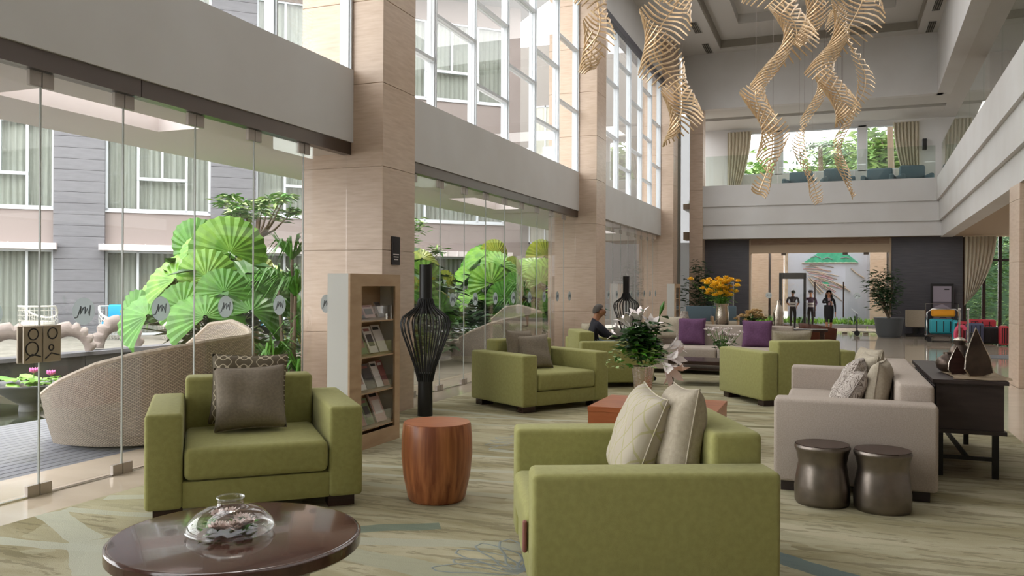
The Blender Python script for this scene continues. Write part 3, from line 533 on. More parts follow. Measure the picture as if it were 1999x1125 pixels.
def fan_palm(loc, label, n, zr, rad, lr, seed, tow=(0.6, -0.6)):
    rnd = random.Random(seed); r = thing('fan_palm', label, 'plant', loc, 0, 'fan palms outside the glass')
    B().tube([(0, 0, 0), (0.03, 0.02, 0.4), (0, 0, 0.8)], [0.09, 0.07, 0.06], 8).obj('stem', 'palm_bark', r, True); leaf_mass([(0, 0, 0.5), (0.3, -0.3, 0.7), (-0.4, 0.2, 0.9), (0.2, 0.4, 1.2), (0, 0, 1.5)], 'leaf_dark', 420, 0.42, 0.16, (0.32, 0.32, 0.25), seed + 100, 'undergrowth', r)
    for k in range(n):
        a = k * 2.399; q = rad * math.sqrt((k + 0.6) / n); z = zr[1] - (zr[1] - zr[0]) * (q / rad) ** 1.6 + rnd.uniform(-0.15, 0.15)
        p = Vector((q * math.cos(a), q * math.sin(a), z)); nrm = Vector((math.cos(a) * q / rad * 0.9 + tow[0] * 0.75, math.sin(a) * q / rad * 0.9 + tow[1] * 0.75, 0.5 + rnd.uniform(-0.6, 0.5))).normalized()
        o = link('leaf', FAN[(0, 1, 2, 4, 1)[k % 5] if k % 8 else 3], r); up = Vector((0, 0, 1)); t = (p.normalized() - nrm * p.normalized().dot(nrm)).normalized() if p.length > 0.1 else Vector((1, 0, 0)); sd_ = t.cross(nrm)
        m = Matrix((sd_, t, nrm)).transposed().to_4x4(); m.translation = p; s_ = lr * rnd.uniform(0.75, 1.15); o.matrix_local = m @ Matrix.Diagonal((s_, s_, s_, 1))
        B().tube([(0, 0, 0.6), (p.x * 0.5, p.y * 0.5, 0.6 + (p.z - 0.6) * 0.7), tuple(p)], [0.014, 0.011, 0.008], 5).obj('leaf_stalk', 'leaf_dark', r, True)
    return r
fan_palm((-8.35, 9.75, 0), 'large bright fan palm outside the first glass wall', 34, (0.95, 2.25), 1.15, 0.50, 1)
fan_palm((-8.3, 13.9, 0), 'fan palm outside the second glass wall, behind the black wire lamp', 20, (1.0, 2.35), 0.95, 0.46, 2)
fan_palm((-8.9, 17.0, 0), 'fan palm in the middle of the planting outside the second glass wall', 18, (0.9, 2.2), 0.95, 0.46, 3); fan_palm((-8.3, 19.8, 0), 'fan palm outside the second glass wall, nearest the far column', 20, (1.0, 2.5), 1.0, 0.5, 4)
fan_palm((-7.9, 15.0, 0), 'fan palm low behind the second daybed, beside the pale-leaved tree', 18, (0.8, 2.1), 0.7, 0.46, 6); fan_palm((-7.6, 21.6, 0), 'broad fan palm seen through the last panes of the second glass wall', 22, (0.9, 2.5), 1.05, 0.52, 7); fan_palm((-8.2, 25.6, 0), 'fan palm outside the third glass wall', 14, (0.7, 2.0), 0.9, 0.45, 5)
def bushy_tree(loc, label, trunk, tips, mats, n, ll, lw, sp, seed, name='frangipani_tree', bark='bark', cat='tree', group=None):
    r = thing(name, label, cat, loc, 0, group); B().tube(trunk[0], trunk[1], 7).obj('trunk', bark, r, True); top = trunk[0][-1]; b = B()
    for q in tips: b.tube([top, ((top[0] + q[0]) / 2, (top[1] + q[1]) / 2, top[2] + (q[2] - top[2]) * 0.35), q], [trunk[1][-1] * 0.7, trunk[1][-1] * 0.45, 0.006], 5)
    b.obj('branches', bark, r, True)
    for i, m in enumerate(mats): leaf_mass(tips, m, n // len(mats), ll, lw, sp, seed + i, 'foliage', r)
    return r
rr_ = random.Random(5)
tp = lambda n, rx, rz0, rz1: [(rr_.uniform(-rx, rx), rr_.uniform(-rx, rx), rr_.uniform(rz0, rz1)) for _ in range(n)]
bushy_tree((-8.9, 11.2, 0), 'small pale-leaved tree rising above the first fan palm', ([(0, 0, 0), (0.05, 0, 1.2), (0, 0.05, 2.3)], [0.06, 0.05, 0.04]), tp(16, 0.5, 2.65, 3.05), ('leaf_pale', 'leaf_mid'), 700, 0.2, 0.06, (0.06, 0.06, 0.03), 3)
bushy_tree((-8.6, 15.4, 0), 'small pale-leaved tree among the palms of the second glass wall', ([(0, 0, 0), (0.1, 0, 1.0), (0, 0.05, 1.9)], [0.06, 0.05, 0.04]), tp(16, 0.75, 2.0, 2.9), ('leaf_pale', 'leaf_mid'), 500, 0.2, 0.06, (0.08, 0.08, 0.06), 9)
def strap_plant(loc, label, heads, n, L, mat, seed, name='strap_leaf_plant', stem=True, wd=0.03, group=None):
    rnd = random.Random(seed); r = thing(name, label, 'plant', loc, 0, group); b = B()
    for h in heads:
        for k in range(n):
            a = rnd.uniform(0, 6.28); q = L * rnd.uniform(0.6, 1.1); e = rnd.uniform(0.1, 0.9); dr = rnd.uniform(0.3, 1.1) * (1 - e); d = Vector((math.cos(a), math.sin(a), 0)); s = Vector((-d.y, d.x, 0)) * wd / 2; c = Vector(h)
            P = [c, c + d * q * 0.45 + Vector((0, 0, q * (0.35 + e * 0.3))), c + d * q * (1.0 - 0.3 * e) + Vector((0, 0, q * (e * 0.9 - dr * 0.6)))]
            v = [b.bm.verts.new(x) for x in (P[0] - s, P[0] + s, P[1] + s, P[1] - s, P[2])]; b.bm.faces.new((v[0], v[1], v[2], v[3])); b.bm.faces.new((v[3], v[2], v[4]))
    o = b.obj('leaves', mat, r); o['kind'] = 'stuff'
    if stem:
        t = B()
        for h in heads: t.tube([(h[0] * 0.2, h[1] * 0.2, 0), (h[0] * 0.7, h[1] * 0.7, h[2] * 0.5), h], [0.03, 0.025, 0.02], 6)
        t.obj('stems', 'bark', r, True)
    return r
strap_plant((-6.95, 9.55, 0), 'strap-leaved plant outside beside the first column', [(0, 0, 1.9), (0.2, -0.2, 1.4), (-0.3, 0.1, 1.5), (0.15, 0.1, 0.8), (-0.1, -0.3, 0.5), (0.25, -0.1, 0.3)], 60, 0.6, 'leaf_mid', 2)
strap_plant((-6.9, 18.4, 0), 'strap-leaved plant outside before the second column', [(0, 0, 1.3), (0.2, -0.2, 0.9), (-0.3, 0.1, 1.0), (0.15, 0.1, 0.5)], 60, 0.6, 'leaf_mid', 3)
strap_plant((-8.8, 8.9, 0), 'low leafy plant at the foot of the first fan palm', [(0, 0, 0.15), (0.4, 0.1, 0.2), (-0.4, 0.3, 0.1)], 40, 0.55, 'leaf_dark', 4, stem=False)
strap_plant((-7.3, 12.6, 0), 'rust and green bromeliad by the second glass wall', [(0, 0, 0.9), (0.1, 0.1, 1.0)], 30, 0.35, 'leaf_yellow', 6)
strap_plant((-13.9, 9.8, 0.18), 'small green plant on the terrace by the stone arches', [(0, 0, 0.2)], 30, 0.45, 'leaf_mid', 8, stem=False)
leaf_h = thing('hedge', 'dark green undergrowth behind the palms', 'hedge', (-9.6, 14.5, 0)); leaf_mass([(0, q * 0.5 - 2.5, 0.4) for q in range(28)], 'leaf_dark', 1500, 0.3, 0.1, (0.4, 0.3, 0.35), 21, 'foliage', leaf_h); B().tube([(0, -2.5, 0.1), (0, 4, 0.2), (0, 11, 0.1)], 0.05, 5).obj('stem', 'bark', leaf_h)
# ================================================================ beyond the entrance and the upper windows
struct(sbox('floor', 'marble', -6, 9, 30.0, 34.6, -0.15, -0.005), 'porch floor outside the entrance'); struct(sbox('ceiling', 'ceiling_paint', -5, 3.2, 30.4, 31.4, 3.3, 3.5))
pl_ = struct(sbox('trim_51', 'stone_grey', -5, 6, 34.6, 36.6, -0.2, 0.12), 'stone planter edge in front of the mural')
gs = leaf_mass([(-4.5 + 0.25 * k, 34.9 + 0.35 * (k % 3), 0.14) for k in range(40)], 'grass', 3500, 0.2, 0.05, (0.2, 0.1, 0.03), 31, 'grass', None, 0.0, 4.0); tag(gs, 'bright green low planting in front of the mural wall', 'grass')
mw = thing('mural_wall', 'pale blue wall relief with a green hill and rice terraces outside the entrance', 'mural', (-0.25, 36.6, 0.0))
sbox('panel', 'mural', -1.55, 1.62, 0, 0.3, 0, 3.5, parent=mw)
hill = [(-0.95, 2.58), (-0.35, 3.0), (-0.1, 3.3), (0.45, 3.3), (0.75, 2.95), (1.18, 2.58)]; B().prism(hill, lambda a, b, h: (a, h, b), 0, -0.05).obj('hill', 'mural_green', mw)
for pts in ([(-0.65, 2.8), (-0.45, 2.86), (-0.25, 2.76)], [(-0.2, 2.72), (0.0, 2.8), (0.2, 2.72)], [(0.5, 2.76), (0.7, 2.8), (0.85, 2.75)]): B().tube([(a, -0.05, b) for a, b in pts], 0.02, 5).obj('ridge', 'stone_grey', mw)
B().tube([(-1.0 + 0.1 * k, -0.04, 2.57 + 0.012 * (k % 2)) for k in range(22)], 0.025, 5).obj('hill_edge', 'mural_sand', mw)
for k in range(26):
    q = k / 25; x0 = -0.85 + 0.5 * q + 0.15 * math.sin(k * 2.1); z0 = 2.42 - 0.75 * q + 0.1 * math.sin(k * 1.7); L = 0.55 + 0.5 * abs(math.sin(k * 0.9)); sl = -0.08 - 0.7 * q * abs(math.sin(k * 1.3))
    B().tube([(x0, -0.01, z0), (x0 + L * 0.5, -0.03, z0 + L * 0.5 * sl + 0.05), (x0 + L, -0.01, z0 + L * sl)], 0.016, 5).obj('terrace_line', ('mural_sand', 'shell_stone', 'mural_pink', 'mural_sand')[k % 4], mw, True)
for pts in ([(-0.75, 1.95), (-0.5, 1.6), (-0.25, 1.3)], [(-0.68, 1.97), (-0.4, 1.65), (-0.15, 1.35)], [(0.35, 1.75), (0.6, 1.6), (0.88, 1.4)], [(0.9, 2.35), (1.1, 2.15), (1.4, 1.95)]): B().tube([(a, -0.03, b) for a, b in pts], 0.03, 6).obj('terrace_bank', 'mural_sand', mw, True)
B().prism([(-0.25, 1.75), (0.0, 1.8), (0.1, 1.65), (-0.05, 1.55)], lambda a, b, h: (a, h, b), 0, -0.03).obj('field', 'mural_green', mw)
for k, (a, b) in enumerate(((-3.3, -2.55), (-2.45, -1.95), (1.35, 1.95), (2.05, 2.8))): stone_column('column', a, b, 36.2, 36.8, 3.5, 'tan stone pilaster beside the mural', 'travertine', 0, 0.9)
struct(sbox('wall_outer', 'canopy_white', -8, -2.0, 36.8, 37.0, 0, 3.5)); struct(sbox('wall_outer', 'white_paint', 1.9, 3.2, 36.8, 37.0, 0, 3.5))
for (x, lbl) in ((-2.2, 'agave left of the security gate in the porch planter'), (-1.15, 'agave between the two guards in the porch planter'), (0.75, 'agave right of the walking woman in the porch planter')): strap_plant((x, 35.0, 0.12), lbl, [(0, 0, 0.02)], 34, 0.5, 'leaf_dark', int(x * 10) + 50, 'agave', False, 0.06, 'agaves in the porch planter')
hg = thing('garden_hedge', 'tall green hedge beyond the garden window', 'hedge', (7.3, 38.2, 0)); leaf_mass([(-3.5 + 0.2 * k, 0.2 * (k % 3), 0.3 + 0.45 * (k % 8)) for k in range(40)], 'leaf_dark', 2600, 0.3, 0.12, (0.3, 0.3, 0.4), 61, 'foliage', hg); leaf_mass([(-3.5 + 0.2 * k, 0.6, 0.3 + 0.45 * (k % 8)) for k in range(40)], 'tree_green', 1800, 0.35, 0.14, (0.3, 0.2, 0.4), 62, 'foliage', hg); B().tube([(0, 0.5, 0), (0, 0.5, 2)], 0.06, 6).obj('trunk', 'bark', hg)
struct(sbox('wall_outer', 'leaf_deep', 2.9, 12, 41.5, 41.7, -0.3, 5.2))
for i, (x, y, h, rx, n) in enumerate(((-6.3, 62, 9.2, 2.5, 1100), (-3.6, 70, 9.6, 2.2, 1000), (-0.9, 80, 10.8, 2.6, 1100), (1.3, 68, 11.4, 2.0, 1300), (4.0, 59, 10.6, 2.3, 1400))):
    bushy_tree((x, y, -0.3), 'broad green tree beyond the balcony windows, %s' % ('leftmost', 'second from the left', 'in the middle', 'behind the right pane edge', 'rightmost')[i], ([(0, 0, 0), (0.2, 0, 3), (0, 0, h - rx * 0.9)], [0.35, 0.3, 0.2]), [(rr_.uniform(-rx, rx), rr_.uniform(-rx, rx) * 0.7, h + rr_.uniform(-rx * 0.5, rx * 0.6)) for _ in range(26)], ('tree_green', 'leaf_pale'), n, 0.9, 0.4, (0.6, 0.5, 0.5), 70 + i, 'broad_tree', 'bark', 'tree', 'trees beyond the balcony windows')
def coco(loc, h, label):
    r = thing('coconut_palm', label, 'tree', loc, 0, 'trees beyond the balcony windows'); B().tube([(0, 0, 0), (0.2, 0, h * 0.5), (0, 0, h)], [0.22, 0.18, 0.14], 8).obj('trunk', 'palm_bark', r, True); b = B()
    for k in range(16):
        a = k * 0.393 * 1.03; e = 0.5 * math.sin(k * 2.3) + 0.25
        for q in range(8):
            p = Vector((math.cos(a), math.sin(a), 0)) * (0.25 + q * 0.22); p.z = h + e * q * 0.22 - 0.03 * q * q; s = Vector((-math.sin(a), math.cos(a), 0)) * 0.45
            b.poly([p, p + s - Vector((0, 0, 0.25)), p + s * 0.9 + Vector((math.cos(a) * 0.15, math.sin(a) * 0.15, -0.28))]); b.poly([p, p - s - Vector((0, 0, 0.25)), p - s * 0.9 + Vector((math.cos(a) * 0.15, math.sin(a) * 0.15, -0.28))])
    o = b.obj('fronds', 'leaf_dark', r); o['kind'] = 'stuff'
coco((-0.9, 58, -0.3), 11.4, 'coconut palm standing alone in the middle balcony window'); coco((2.75, 50, -0.3), 13.5, 'bare palm trunk in the right balcony window, left one'); coco((3.75, 52.5, -0.3), 15.5, 'bare palm trunk in the right balcony window, right one')
# ================================================================ seating
def seat_unit(name, W, D, mat, arm=0.23, h_arm=0.70, h_back=0.84, cushions=1, legmat='dark_wood', zseat=0.47):
    # local: x = width centred, y = depth (front at -D/2), z up
    r = empty(name); x = W / 2; y = D / 2
    for s in (-1, 1): B().rbox(s * x - (arm if s > 0 else 0), s * x + (0 if s > 0 else arm), -y, y, 0.075, h_arm, 0.028, 3).obj('arm', mat, r, True)
    B().rbox(-x + arm - 0.005, x - arm + 0.005, -y + 0.015, y - 0.02, 0.075, 0.25, 0.012, 2).obj('seat_base', mat, r, True)
    B().rbox(-x + arm + 0.004, x - arm - 0.004, y - 0.25, y - 0.004, 0.10, h_back, 0.03, 3).obj('backrest', mat, r, True)
    w = (W - 2 * arm) / cushions
    for k in range(cushions):
        a = -x + arm + k * w; b = B().rbox(a + 0.006, a + w - 0.006, -y - 0.012, y - 0.24, 0.255, zseat, 0.045, 4)
        for v in b.bm.verts:
            if v.co.z > zseat - 0.02:
                fx = (v.co.x - a) / w * 2 - 1; fy = (v.co.y + y) / (D - 0.24) * 2 - 1; v.co.z += 0.028 * max(0, 1 - fx * fx) * max(0, 1 - fy * fy)
        b.obj('seat_cushion', mat, r, True)
    for sx in (-1, 1):
        for sy in (-1, 1): B().box(sx * (x - 0.14) - 0.09, sx * (x - 0.14) + 0.09, sy * (y - 0.12) - 0.07, sy * (y - 0.12) + 0.07, 0.0, 0.078).obj('leg', legmat, r)
    return r
arm0 = seat_unit('armchair', 1.40, 1.13, 'green_fabric')
def unit_at(o, corner, wdir, near_is, W, D, label, cat='armchair', group='green armchairs', first=False, z=0.014):
    # corner: front corner on the local -x side; wdir: world angle of local +x
    a = R(wdir); c, s = math.cos(a), math.sin(a); lx, ly = near_is; px, py = corner[0] - (lx * c - ly * s), corner[1] - (lx * s + ly * c)
    if first: o.location = (px, py, z); o.rotation_euler = (0, 0, a); return tag(o, label, cat, group)
    return copy_tree(o, (px, py, z), a, label)
chA = unit_at(arm0, (-4.10, 4.09), 42, (-0.70, -0.565), 0, 0, 'green armchair with trellis cushion, in front of the brochure rack', first=True)
chB = unit_at(arm0, (-1.24, 3.46), -65.5, (0.70, -0.565), 0, 0, 'green armchair in the foreground seen from its side, two pale cushions on it')
chC = unit_at(arm0, (-3.47, 9.32), 57.5, (-0.70, -0.565), 0, 0, 'green armchair with two taupe cushions in front of the second glass wall')
chD = unit_at(arm0, (-3.55, 12.08), 118, (-0.70, 0.565), 0, 0, 'green armchair with the seated man in it')
chE = unit_at(arm0, (-0.85, 11.1), 216, (0.70, 0.565), 0, 0, 'green armchair seen from behind, before the grey sofa')
sofG = seat_unit('sofa', 3.0, 1.12, 'beige_fabric', 0.24, 0.70, 0.82, 2, 'black_wood'); unit_at(sofG, (-0.42, 6.58), 270, (1.5, -0.56), 0, 0, 'long taupe sofa in front of the dark console table', 'sofa', 'sofas', True)
sofF = seat_unit('sofa', 2.9, 1.1, 'beige_fabric', 0.22, 0.62, 0.84, 2, 'black_wood'); unit_at(sofF, (-3.35, 14.75), 0, (-1.45, -0.55), 0, 0, 'taupe sofa with purple cushions behind the dark low table', 'sofa', 'sofas', True)
B().rbox(0.44, 0.47, -0.590, -0.570, 0.28, 0.43, 0.006, 1).obj('pull_tab', 'paper_red', chB)
# ---------------------------------------------------------------- cushions
def pillow_mesh(wd, ht, th, mat, seed=0, name='cushion'):
    rnd = random.Random(seed); n = 22; b = B(); ph = rnd.uniform(0, 6); rows = {}
    def P(i, j, s):
        x = 2 * i / n - 1; y = 2 * j / n - 1; px = x * (1 - 0.07 * (1 - y * y)); py = y * (1 - 0.07 * (1 - x * x)); t = ((1 - x ** 4) * (1 - y ** 4)) ** 0.55
        wr = 0.035 * math.sin(5 * x + 3 * y + ph) * math.cos(4 * y - 2 * x + ph) * t
        return Vector((px * wd / 2, s * (t * th / 2 * (1 + wr * 3) + 0.004), py * ht / 2))
    for s in (-1, 1):
        V = [[b.bm.verts.new(P(i, j, s)) for j in range(n + 1)] for i in range(n + 1)]
        for i in range(n):
            for j in range(n): b.bm.faces.new((V[i][j], V[i + 1][j], V[i + 1][j + 1], V[i][j + 1]))
    bmesh.ops.remove_doubles(b.bm, verts=list(b.bm.verts), dist=0.009); return b.mesh(name, mat, 2)
def cushion(mat, label, wd, ht, th, loc, yaw, lean, roll=0, seed=0, group=None):
    # upright cushion: faces local -y, leans back by `lean`, yaw about z
    o = link('cushion', pillow_mesh(wd, ht, th, mat, seed)); o.location = loc
    o.matrix_world = Matrix.Translation(loc) @ Matrix.Rotation(yaw, 4, 'Z') @ Matrix.Rotation(-lean, 4, 'X') @ Matrix.Rotation(roll, 4, 'Y')
    b = B(); s = []
    for k in range(4):
        c = [(-1, -1), (1, -1), (1, 1), (-1, 1)][k]; d = [(-1, -1), (1, -1), (1, 1), (-1, 1)][(k + 1) % 4]
        for q in range(10):
            x = c[0] + (d[0] - c[0]) * q / 10; y = c[1] + (d[1] - c[1]) * q / 10; s.append((x * (1 - 0.07 * (1 - y * y)) * wd / 2, 0, y * (1 - 0.07 * (1 - x * x)) * ht / 2))
    s.append(s[0]); B().tube(s, 0.005, 5).obj('piping', mat, o, True)
    return tag(o, label, 'cushion', group)
def loc_in(ch, x, y, z): 
    m = Matrix.Translation(ch.location) @ Matrix.Rotation(ch.rotation_euler[2], 4, 'Z'); p = m @ Vector((x, y, z)); return (p.x, p.y, p.z), ch.rotation_euler[2]
def put(ch, x, y, z, mat, label, wd, ht, th, lean, dyaw=0, roll=0, seed=0, group='cushions on the armchairs'):
    p, a = loc_in(ch, x, y, z); return cushion(mat, label, wd, ht, th, p, a + dyaw, lean, roll, seed, group)
put(chA, -0.02, 0.18, 0.76, 'trellis_fabric', 'brown trellis patterned cushion behind the plain taupe one', 0.55, 0.52, 0.17, R(14), R(-8), R(1), 1); put(chA, -0.02, 0.02, 0.71, 'taupe_fabric', 'plain taupe cushion leaning on the trellis patterned one', 0.50, 0.47, 0.18, R(18), R(-4), R(-2), 2)
put(chB, -0.02, 0.06, 0.74, 'diamond_fabric', 'pale cushion with quilted diamonds on the foreground armchair', 0.52, 0.52, 0.20, R(20), R(2), R(4), 3); put(chB, 0.10, 0.24, 0.75, 'cream_fabric', 'plain shiny beige cushion against the foreground armchair back', 0.55, 0.55, 0.20, R(10), R(-2), R(-3), 4)
put(chC, -0.17, 0.20, 0.73, 'taupe_fabric', 'taupe cushion at the back of the second armchair', 0.46, 0.46, 0.15, R(10), R(8), R(2), 5); put(chC, -0.05, 0.05, 0.68, 'taupe_fabric', 'front taupe cushion tilted on the second armchair', 0.46, 0.46, 0.15, R(20), R(-12), R(-3), 6)
put(chD, 0.28, 0.24, 0.74, 'cream_fabric', 'cream cushion behind the seated man', 0.42, 0.42, 0.14, R(12), R(10), R(3), 7)
put(chE, 0.05, 0.20, 0.76, 'cream_fabric', 'cream cushion peeping over the back of the armchair seen from behind', 0.62, 0.42, 0.15, R(10), 0, 0, 8)
for (x, y, z, m, lb, w_, h_, le, dy, sd_) in ((-1.12, 0.18, 0.70, 'cream_fabric', 'cream cushion at the far end of the long sofa', 0.45, 0.45, R(12), R(25), 11), (0.20, 0.12, 0.72, 'cream_fabric', 'tall cream cushion standing behind the paisley ones', 0.5, 0.5, R(12), R(10), 12), (0.40, -0.02, 0.71, 'paisley_fabric', 'paisley cushion leaning on the long sofa, larger of two', 0.5, 0.5, R(28), R(-8), 13), (0.72, 0.0, 0.68, 'paisley_fabric', 'paisley cushion on the long sofa, smaller front one', 0.42, 0.40, R(30), R(-4), 14), (0.70, 0.20, 0.71, 'cream_fabric', 'cream cushion beside the near arm of the long sofa', 0.46, 0.48, R(8), R(-10), 15)):
    put(sofG, x, y, z, m, lb, w_, h_, 0.17, le, dy, 0, sd_, 'cushions on the long sofa')
for (x, y, z, m, lb, w_, h_, sd_) in ((-0.55, 0.18, 0.72, 'purple_fabric', 'purple cushion on the left half of the far sofa', 0.52, 0.5, 21), (0.62, 0.16, 0.70, 'purple_fabric', 'purple cushion on the right half of the far sofa', 0.52, 0.5, 22), (-0.95, 0.25, 0.78, 'cream_fabric', 'pale cushion behind the left purple cushion', 0.5, 0.42, 23)):
    put(sofF, x, y, z, m, lb, w_, h_, 0.17, R(14), R(4 * x), 0, sd_, 'cushions on the far sofa')
# ---------------------------------------------------------------- tables
ct = thing('coffee_table', 'round glossy dark brown coffee table in the foreground', 'table', (-2.455, 2.985, 0.014))
B().lathe([(0.48, 0.372), (0.525, 0.375), (0.537, 0.385), (0.537, 0.428), (0.529, 0.436), (0.517, 0.438)], 72).obj('table_top', 'table_brown', ct, True)
for k in range(4): a = R(10 + 90 * k); B().rbox(0.30 * math.cos(a) - 0.03, 0.30 * math.cos(a) + 0.03, 0.30 * math.sin(a) - 0.03, 0.30 * math.sin(a) + 0.03, 0, 0.372, 0.004, 1).obj('leg', 'chrome', ct)
gv = thing('glass_bowl', 'squat clear glass vase of white and pink flowers on the round table', 'vase', (-2.485, 2.975, 0.452)); prof = [(0.155, 0.004), (0.182, 0.012), (0.19, 0.03), (0.175, 0.06), (0.14, 0.095), (0.09, 0.118), (0.056, 0.124), (0.054, 0.15), (0.058, 0.158)]
B().lathe(prof, 48, close=False).lathe([(0.0, 0.002), (0.155, 0.003)], 48, close=False).obj('glass_body', 'glass_vase', gv, 2); B().tube([(0.058 * math.cos(k * math.pi / 16), 0.058 * math.sin(k * math.pi / 16), 0.158) for k in range(33)], 0.0035, 6).obj('rim', 'glass_vase', gv, True)
B().tube([(0.188 * math.cos(k * math.pi / 24), 0.188 * math.sin(k * math.pi / 24), 0.022) for k in range(49)], 0.005, 6).obj('base_rim', 'glass_vase', gv, True)
def blossom(b, c, r, n, rnd, tilt=0.6):
    for k in range(n):
        a = 6.283 * k / n + rnd.uniform(-.2, .2); d = Vector((math.cos(a), math.sin(a), tilt * rnd.uniform(0.3, 1.2))).normalized(); s = d.cross(Vector((0, 0, 1))).normalized() * r * 0.42; c = Vector(c)
        b.poly([c, c + d * r * 0.5 + s, c + d * r + Vector((0, 0, r * 0.1)), c + d * r * 0.5 - s])
def flower_set(parent, mat, pts, r, n, seed, name='blossom', tilt=0.6, layers=2):
    rnd = random.Random(seed)
    for p in pts:
        b = B()
        for q in range(layers): blossom(b, (p[0], p[1], p[2] + q * r * 0.15), r * (1 - 0.25 * q), n, rnd, tilt + q * 0.6)
        b.obj(name, mat, parent)
rq = random.Random(4)
flower_set(gv, 'petal_rose', [(0.11 * math.cos(k * 1.1) * (0.4 + 0.6 * (k % 3) / 2), 0.11 * math.sin(k * 1.1) * (0.4 + 0.6 * (k % 3) / 2), 0.018 + 0.018 * (k % 3)) for k in range(18)], 0.04, 6, 1, 'blossom', 0.7); leaf_mass([(0.03, 0.02, 0.035), (-0.05, -0.03, 0.03), (0.08, 0.01, 0.045)], 'leaf_mid', 26, 0.07, 0.03, (0.04, 0.04, 0.01), 3, 'leaves', gv)
dt = tag(B().lathe([(0.185, 0.0), (0.205, 0.02), (0.24, 0.18), (0.255, 0.33), (0.252, 0.46), (0.243, 0.545), (0.238, 0.555)], 56).obj('drum_table', 'red_wood', None, True, (-2.66, 5.38, 0.014)), 'barrel-shaped reddish wooden drum table between the armchairs', 'table')
B().lathe([(0.01, 0.5555), (0.236, 0.5555), (0.236, 0.558), (0.01, 0.558)], 56).obj('top_disc', 'orange_wood', dt)
mt = thing('block_table', 'low orange wooden block table carrying the lily vase', 'table', (-1.57, 8.0, 0.014)); B().rbox(-0.59, 0.59, -0.45, 0.45, 0.36, 0.41, 0.004, 1).obj('table_top', 'orange_wood', mt)
for bx in ((-0.585, -0.545, -0.445, 0.445), (0.545, 0.585, -0.445, 0.445), (-0.545, 0.545, -0.445, -0.405), (-0.545, 0.545, 0.405, 0.445)): B().box(bx[0], bx[1], bx[2], bx[3], 0.0, 0.36).obj('side_panel', 'orange_wood', mt)
lt = thing('low_table', 'dark low table with steel legs before the purple-cushioned sofa', 'table', (-1.93, 13.45, 0.014)); B().rbox(-0.5, 0.5, -0.38, 0.38, 0.33, 0.385, 0.006, 1).obj('table_top', 'dark_wood', lt); B().box(-0.42, 0.42, -0.3, 0.3, 0.24, 0.27).obj('shelf', 'dark_wood', lt)
for sx in (-1, 1):
    for sy in (-1, 1): B().box(sx * 0.44 - 0.02, sx * 0.44 + 0.02, sy * 0.32 - 0.02, sy * 0.32 + 0.02, 0, 0.33).obj('leg', 'steel', lt)
cs = thing('console_table', 'long black-brown console table behind the taupe sofa', 'console', (1.02, 8.45, 0.014)); B().box(-0.27, 0.27, -0.95, 0.95, 0.77, 0.80).obj('table_top', 'black_wood', cs); B().box(-0.24, 0.24, -0.92, 0.92, 0.40, 0.77).obj('cabinet_body', 'black_wood', cs); B().box(-0.26, 0.26, -0.94, 0.94, 0.37, 0.40).obj('bottom_board', 'black_wood', cs)
for k in range(3): B().rbox(-0.253, -0.24, -0.88 + 0.6 * k, -0.32 + 0.6 * k, 0.44, 0.74, 0.004, 1).obj('drawer', 'black_wood', cs)
for sx in (-1, 1):
    for sy in (-0.80, 0.80): B().box(sx * 0.20 - 0.022, sx * 0.20 + 0.022, sy - 0.022, sy + 0.022, 0, 0.37).obj('leg', 'black_metal', cs)
for sy in (-0.80, 0.80): B().box(-0.18, 0.18, sy - 0.015, sy + 0.015, 0.14, 0.17).obj('stretcher', 'black_metal', cs)
B().box(-0.015, 0.015, -0.8, 0.8, 0.14, 0.17).obj('stretcher', 'black_metal', cs)
# things on the console
def rn(u, v): return (1.02 - 0.12 + 0.42 * u + 0.02 * math.sin(9 * v), 7.52 + 1.15 * v + 0.02 * math.sin(8 * u), 0.822 + 0.004 * math.sin(20 * u) * math.sin(14 * v))
b = B().grid(rn, 18, 24); bmesh.ops.solidify(b.bm, geom=list(b.bm.faces), thickness=0.004); tag(b.obj('table_runner', 'runner_cloth', None, 2), 'crumpled tan cloth runner on the dark console', 'cloth')
pot = thing('metal_pitcher', 'round dark metal pitcher with gold rings on the console', 'pitcher', (1.05, 8.35, 0.823)); B().lathe([(0.055, 0), (0.085, 0.03), (0.105, 0.09), (0.10, 0.15), (0.07, 0.20), (0.045, 0.225), (0.05, 0.26)], 28).obj('body', 'dark_bronze', pot, True); B().lathe([(0.052, 0.26), (0.058, 0.268), (0.02, 0.29)], 24).obj('lid', 'silver', pot, True)
B().tube([(0.09, 0, 0.16), (0.15, 0, 0.19), (0.16, 0, 0.25), (0.06, 0, 0.25)], 0.008, 6).obj('handle', 'hammered', pot, True)
tag(B().lathe([(0.05, 0), (0.085, 0.03), (0.095, 0.075), (0.075, 0.12), (0.03, 0.15), (0.028, 0.17)], 28).obj('round_vase', 'dark_bronze', None, True, (0.93, 8.15, 0.823)), 'small round bronze vase in front of the pitcher', 'vase')
tag(B().lathe([(0.045, 0), (0.05, 0.02), (0.05, 0.17), (0.025, 0.22), (0.02, 0.33), (0.024, 0.34)], 20).obj('black_bottle', 'black_plastic', None, True, (1.13, 8.25, 0.823)), 'tall black bottle beside the metal pitcher', 'bottle')
lf = thing('leaf_dish', 'upright leaf-shaped metal plate on a thin stand on the console', 'ornament', (1.10, 7.80, 0.823), R(20)); pts = [(-0.10, 0.06), (-0.06, 0.0), (0.05, 0.0), (0.13, 0.03), (0.11, 0.15), (0.05, 0.28), (0.0, 0.40), (-0.05, 0.28), (-0.09, 0.16)]
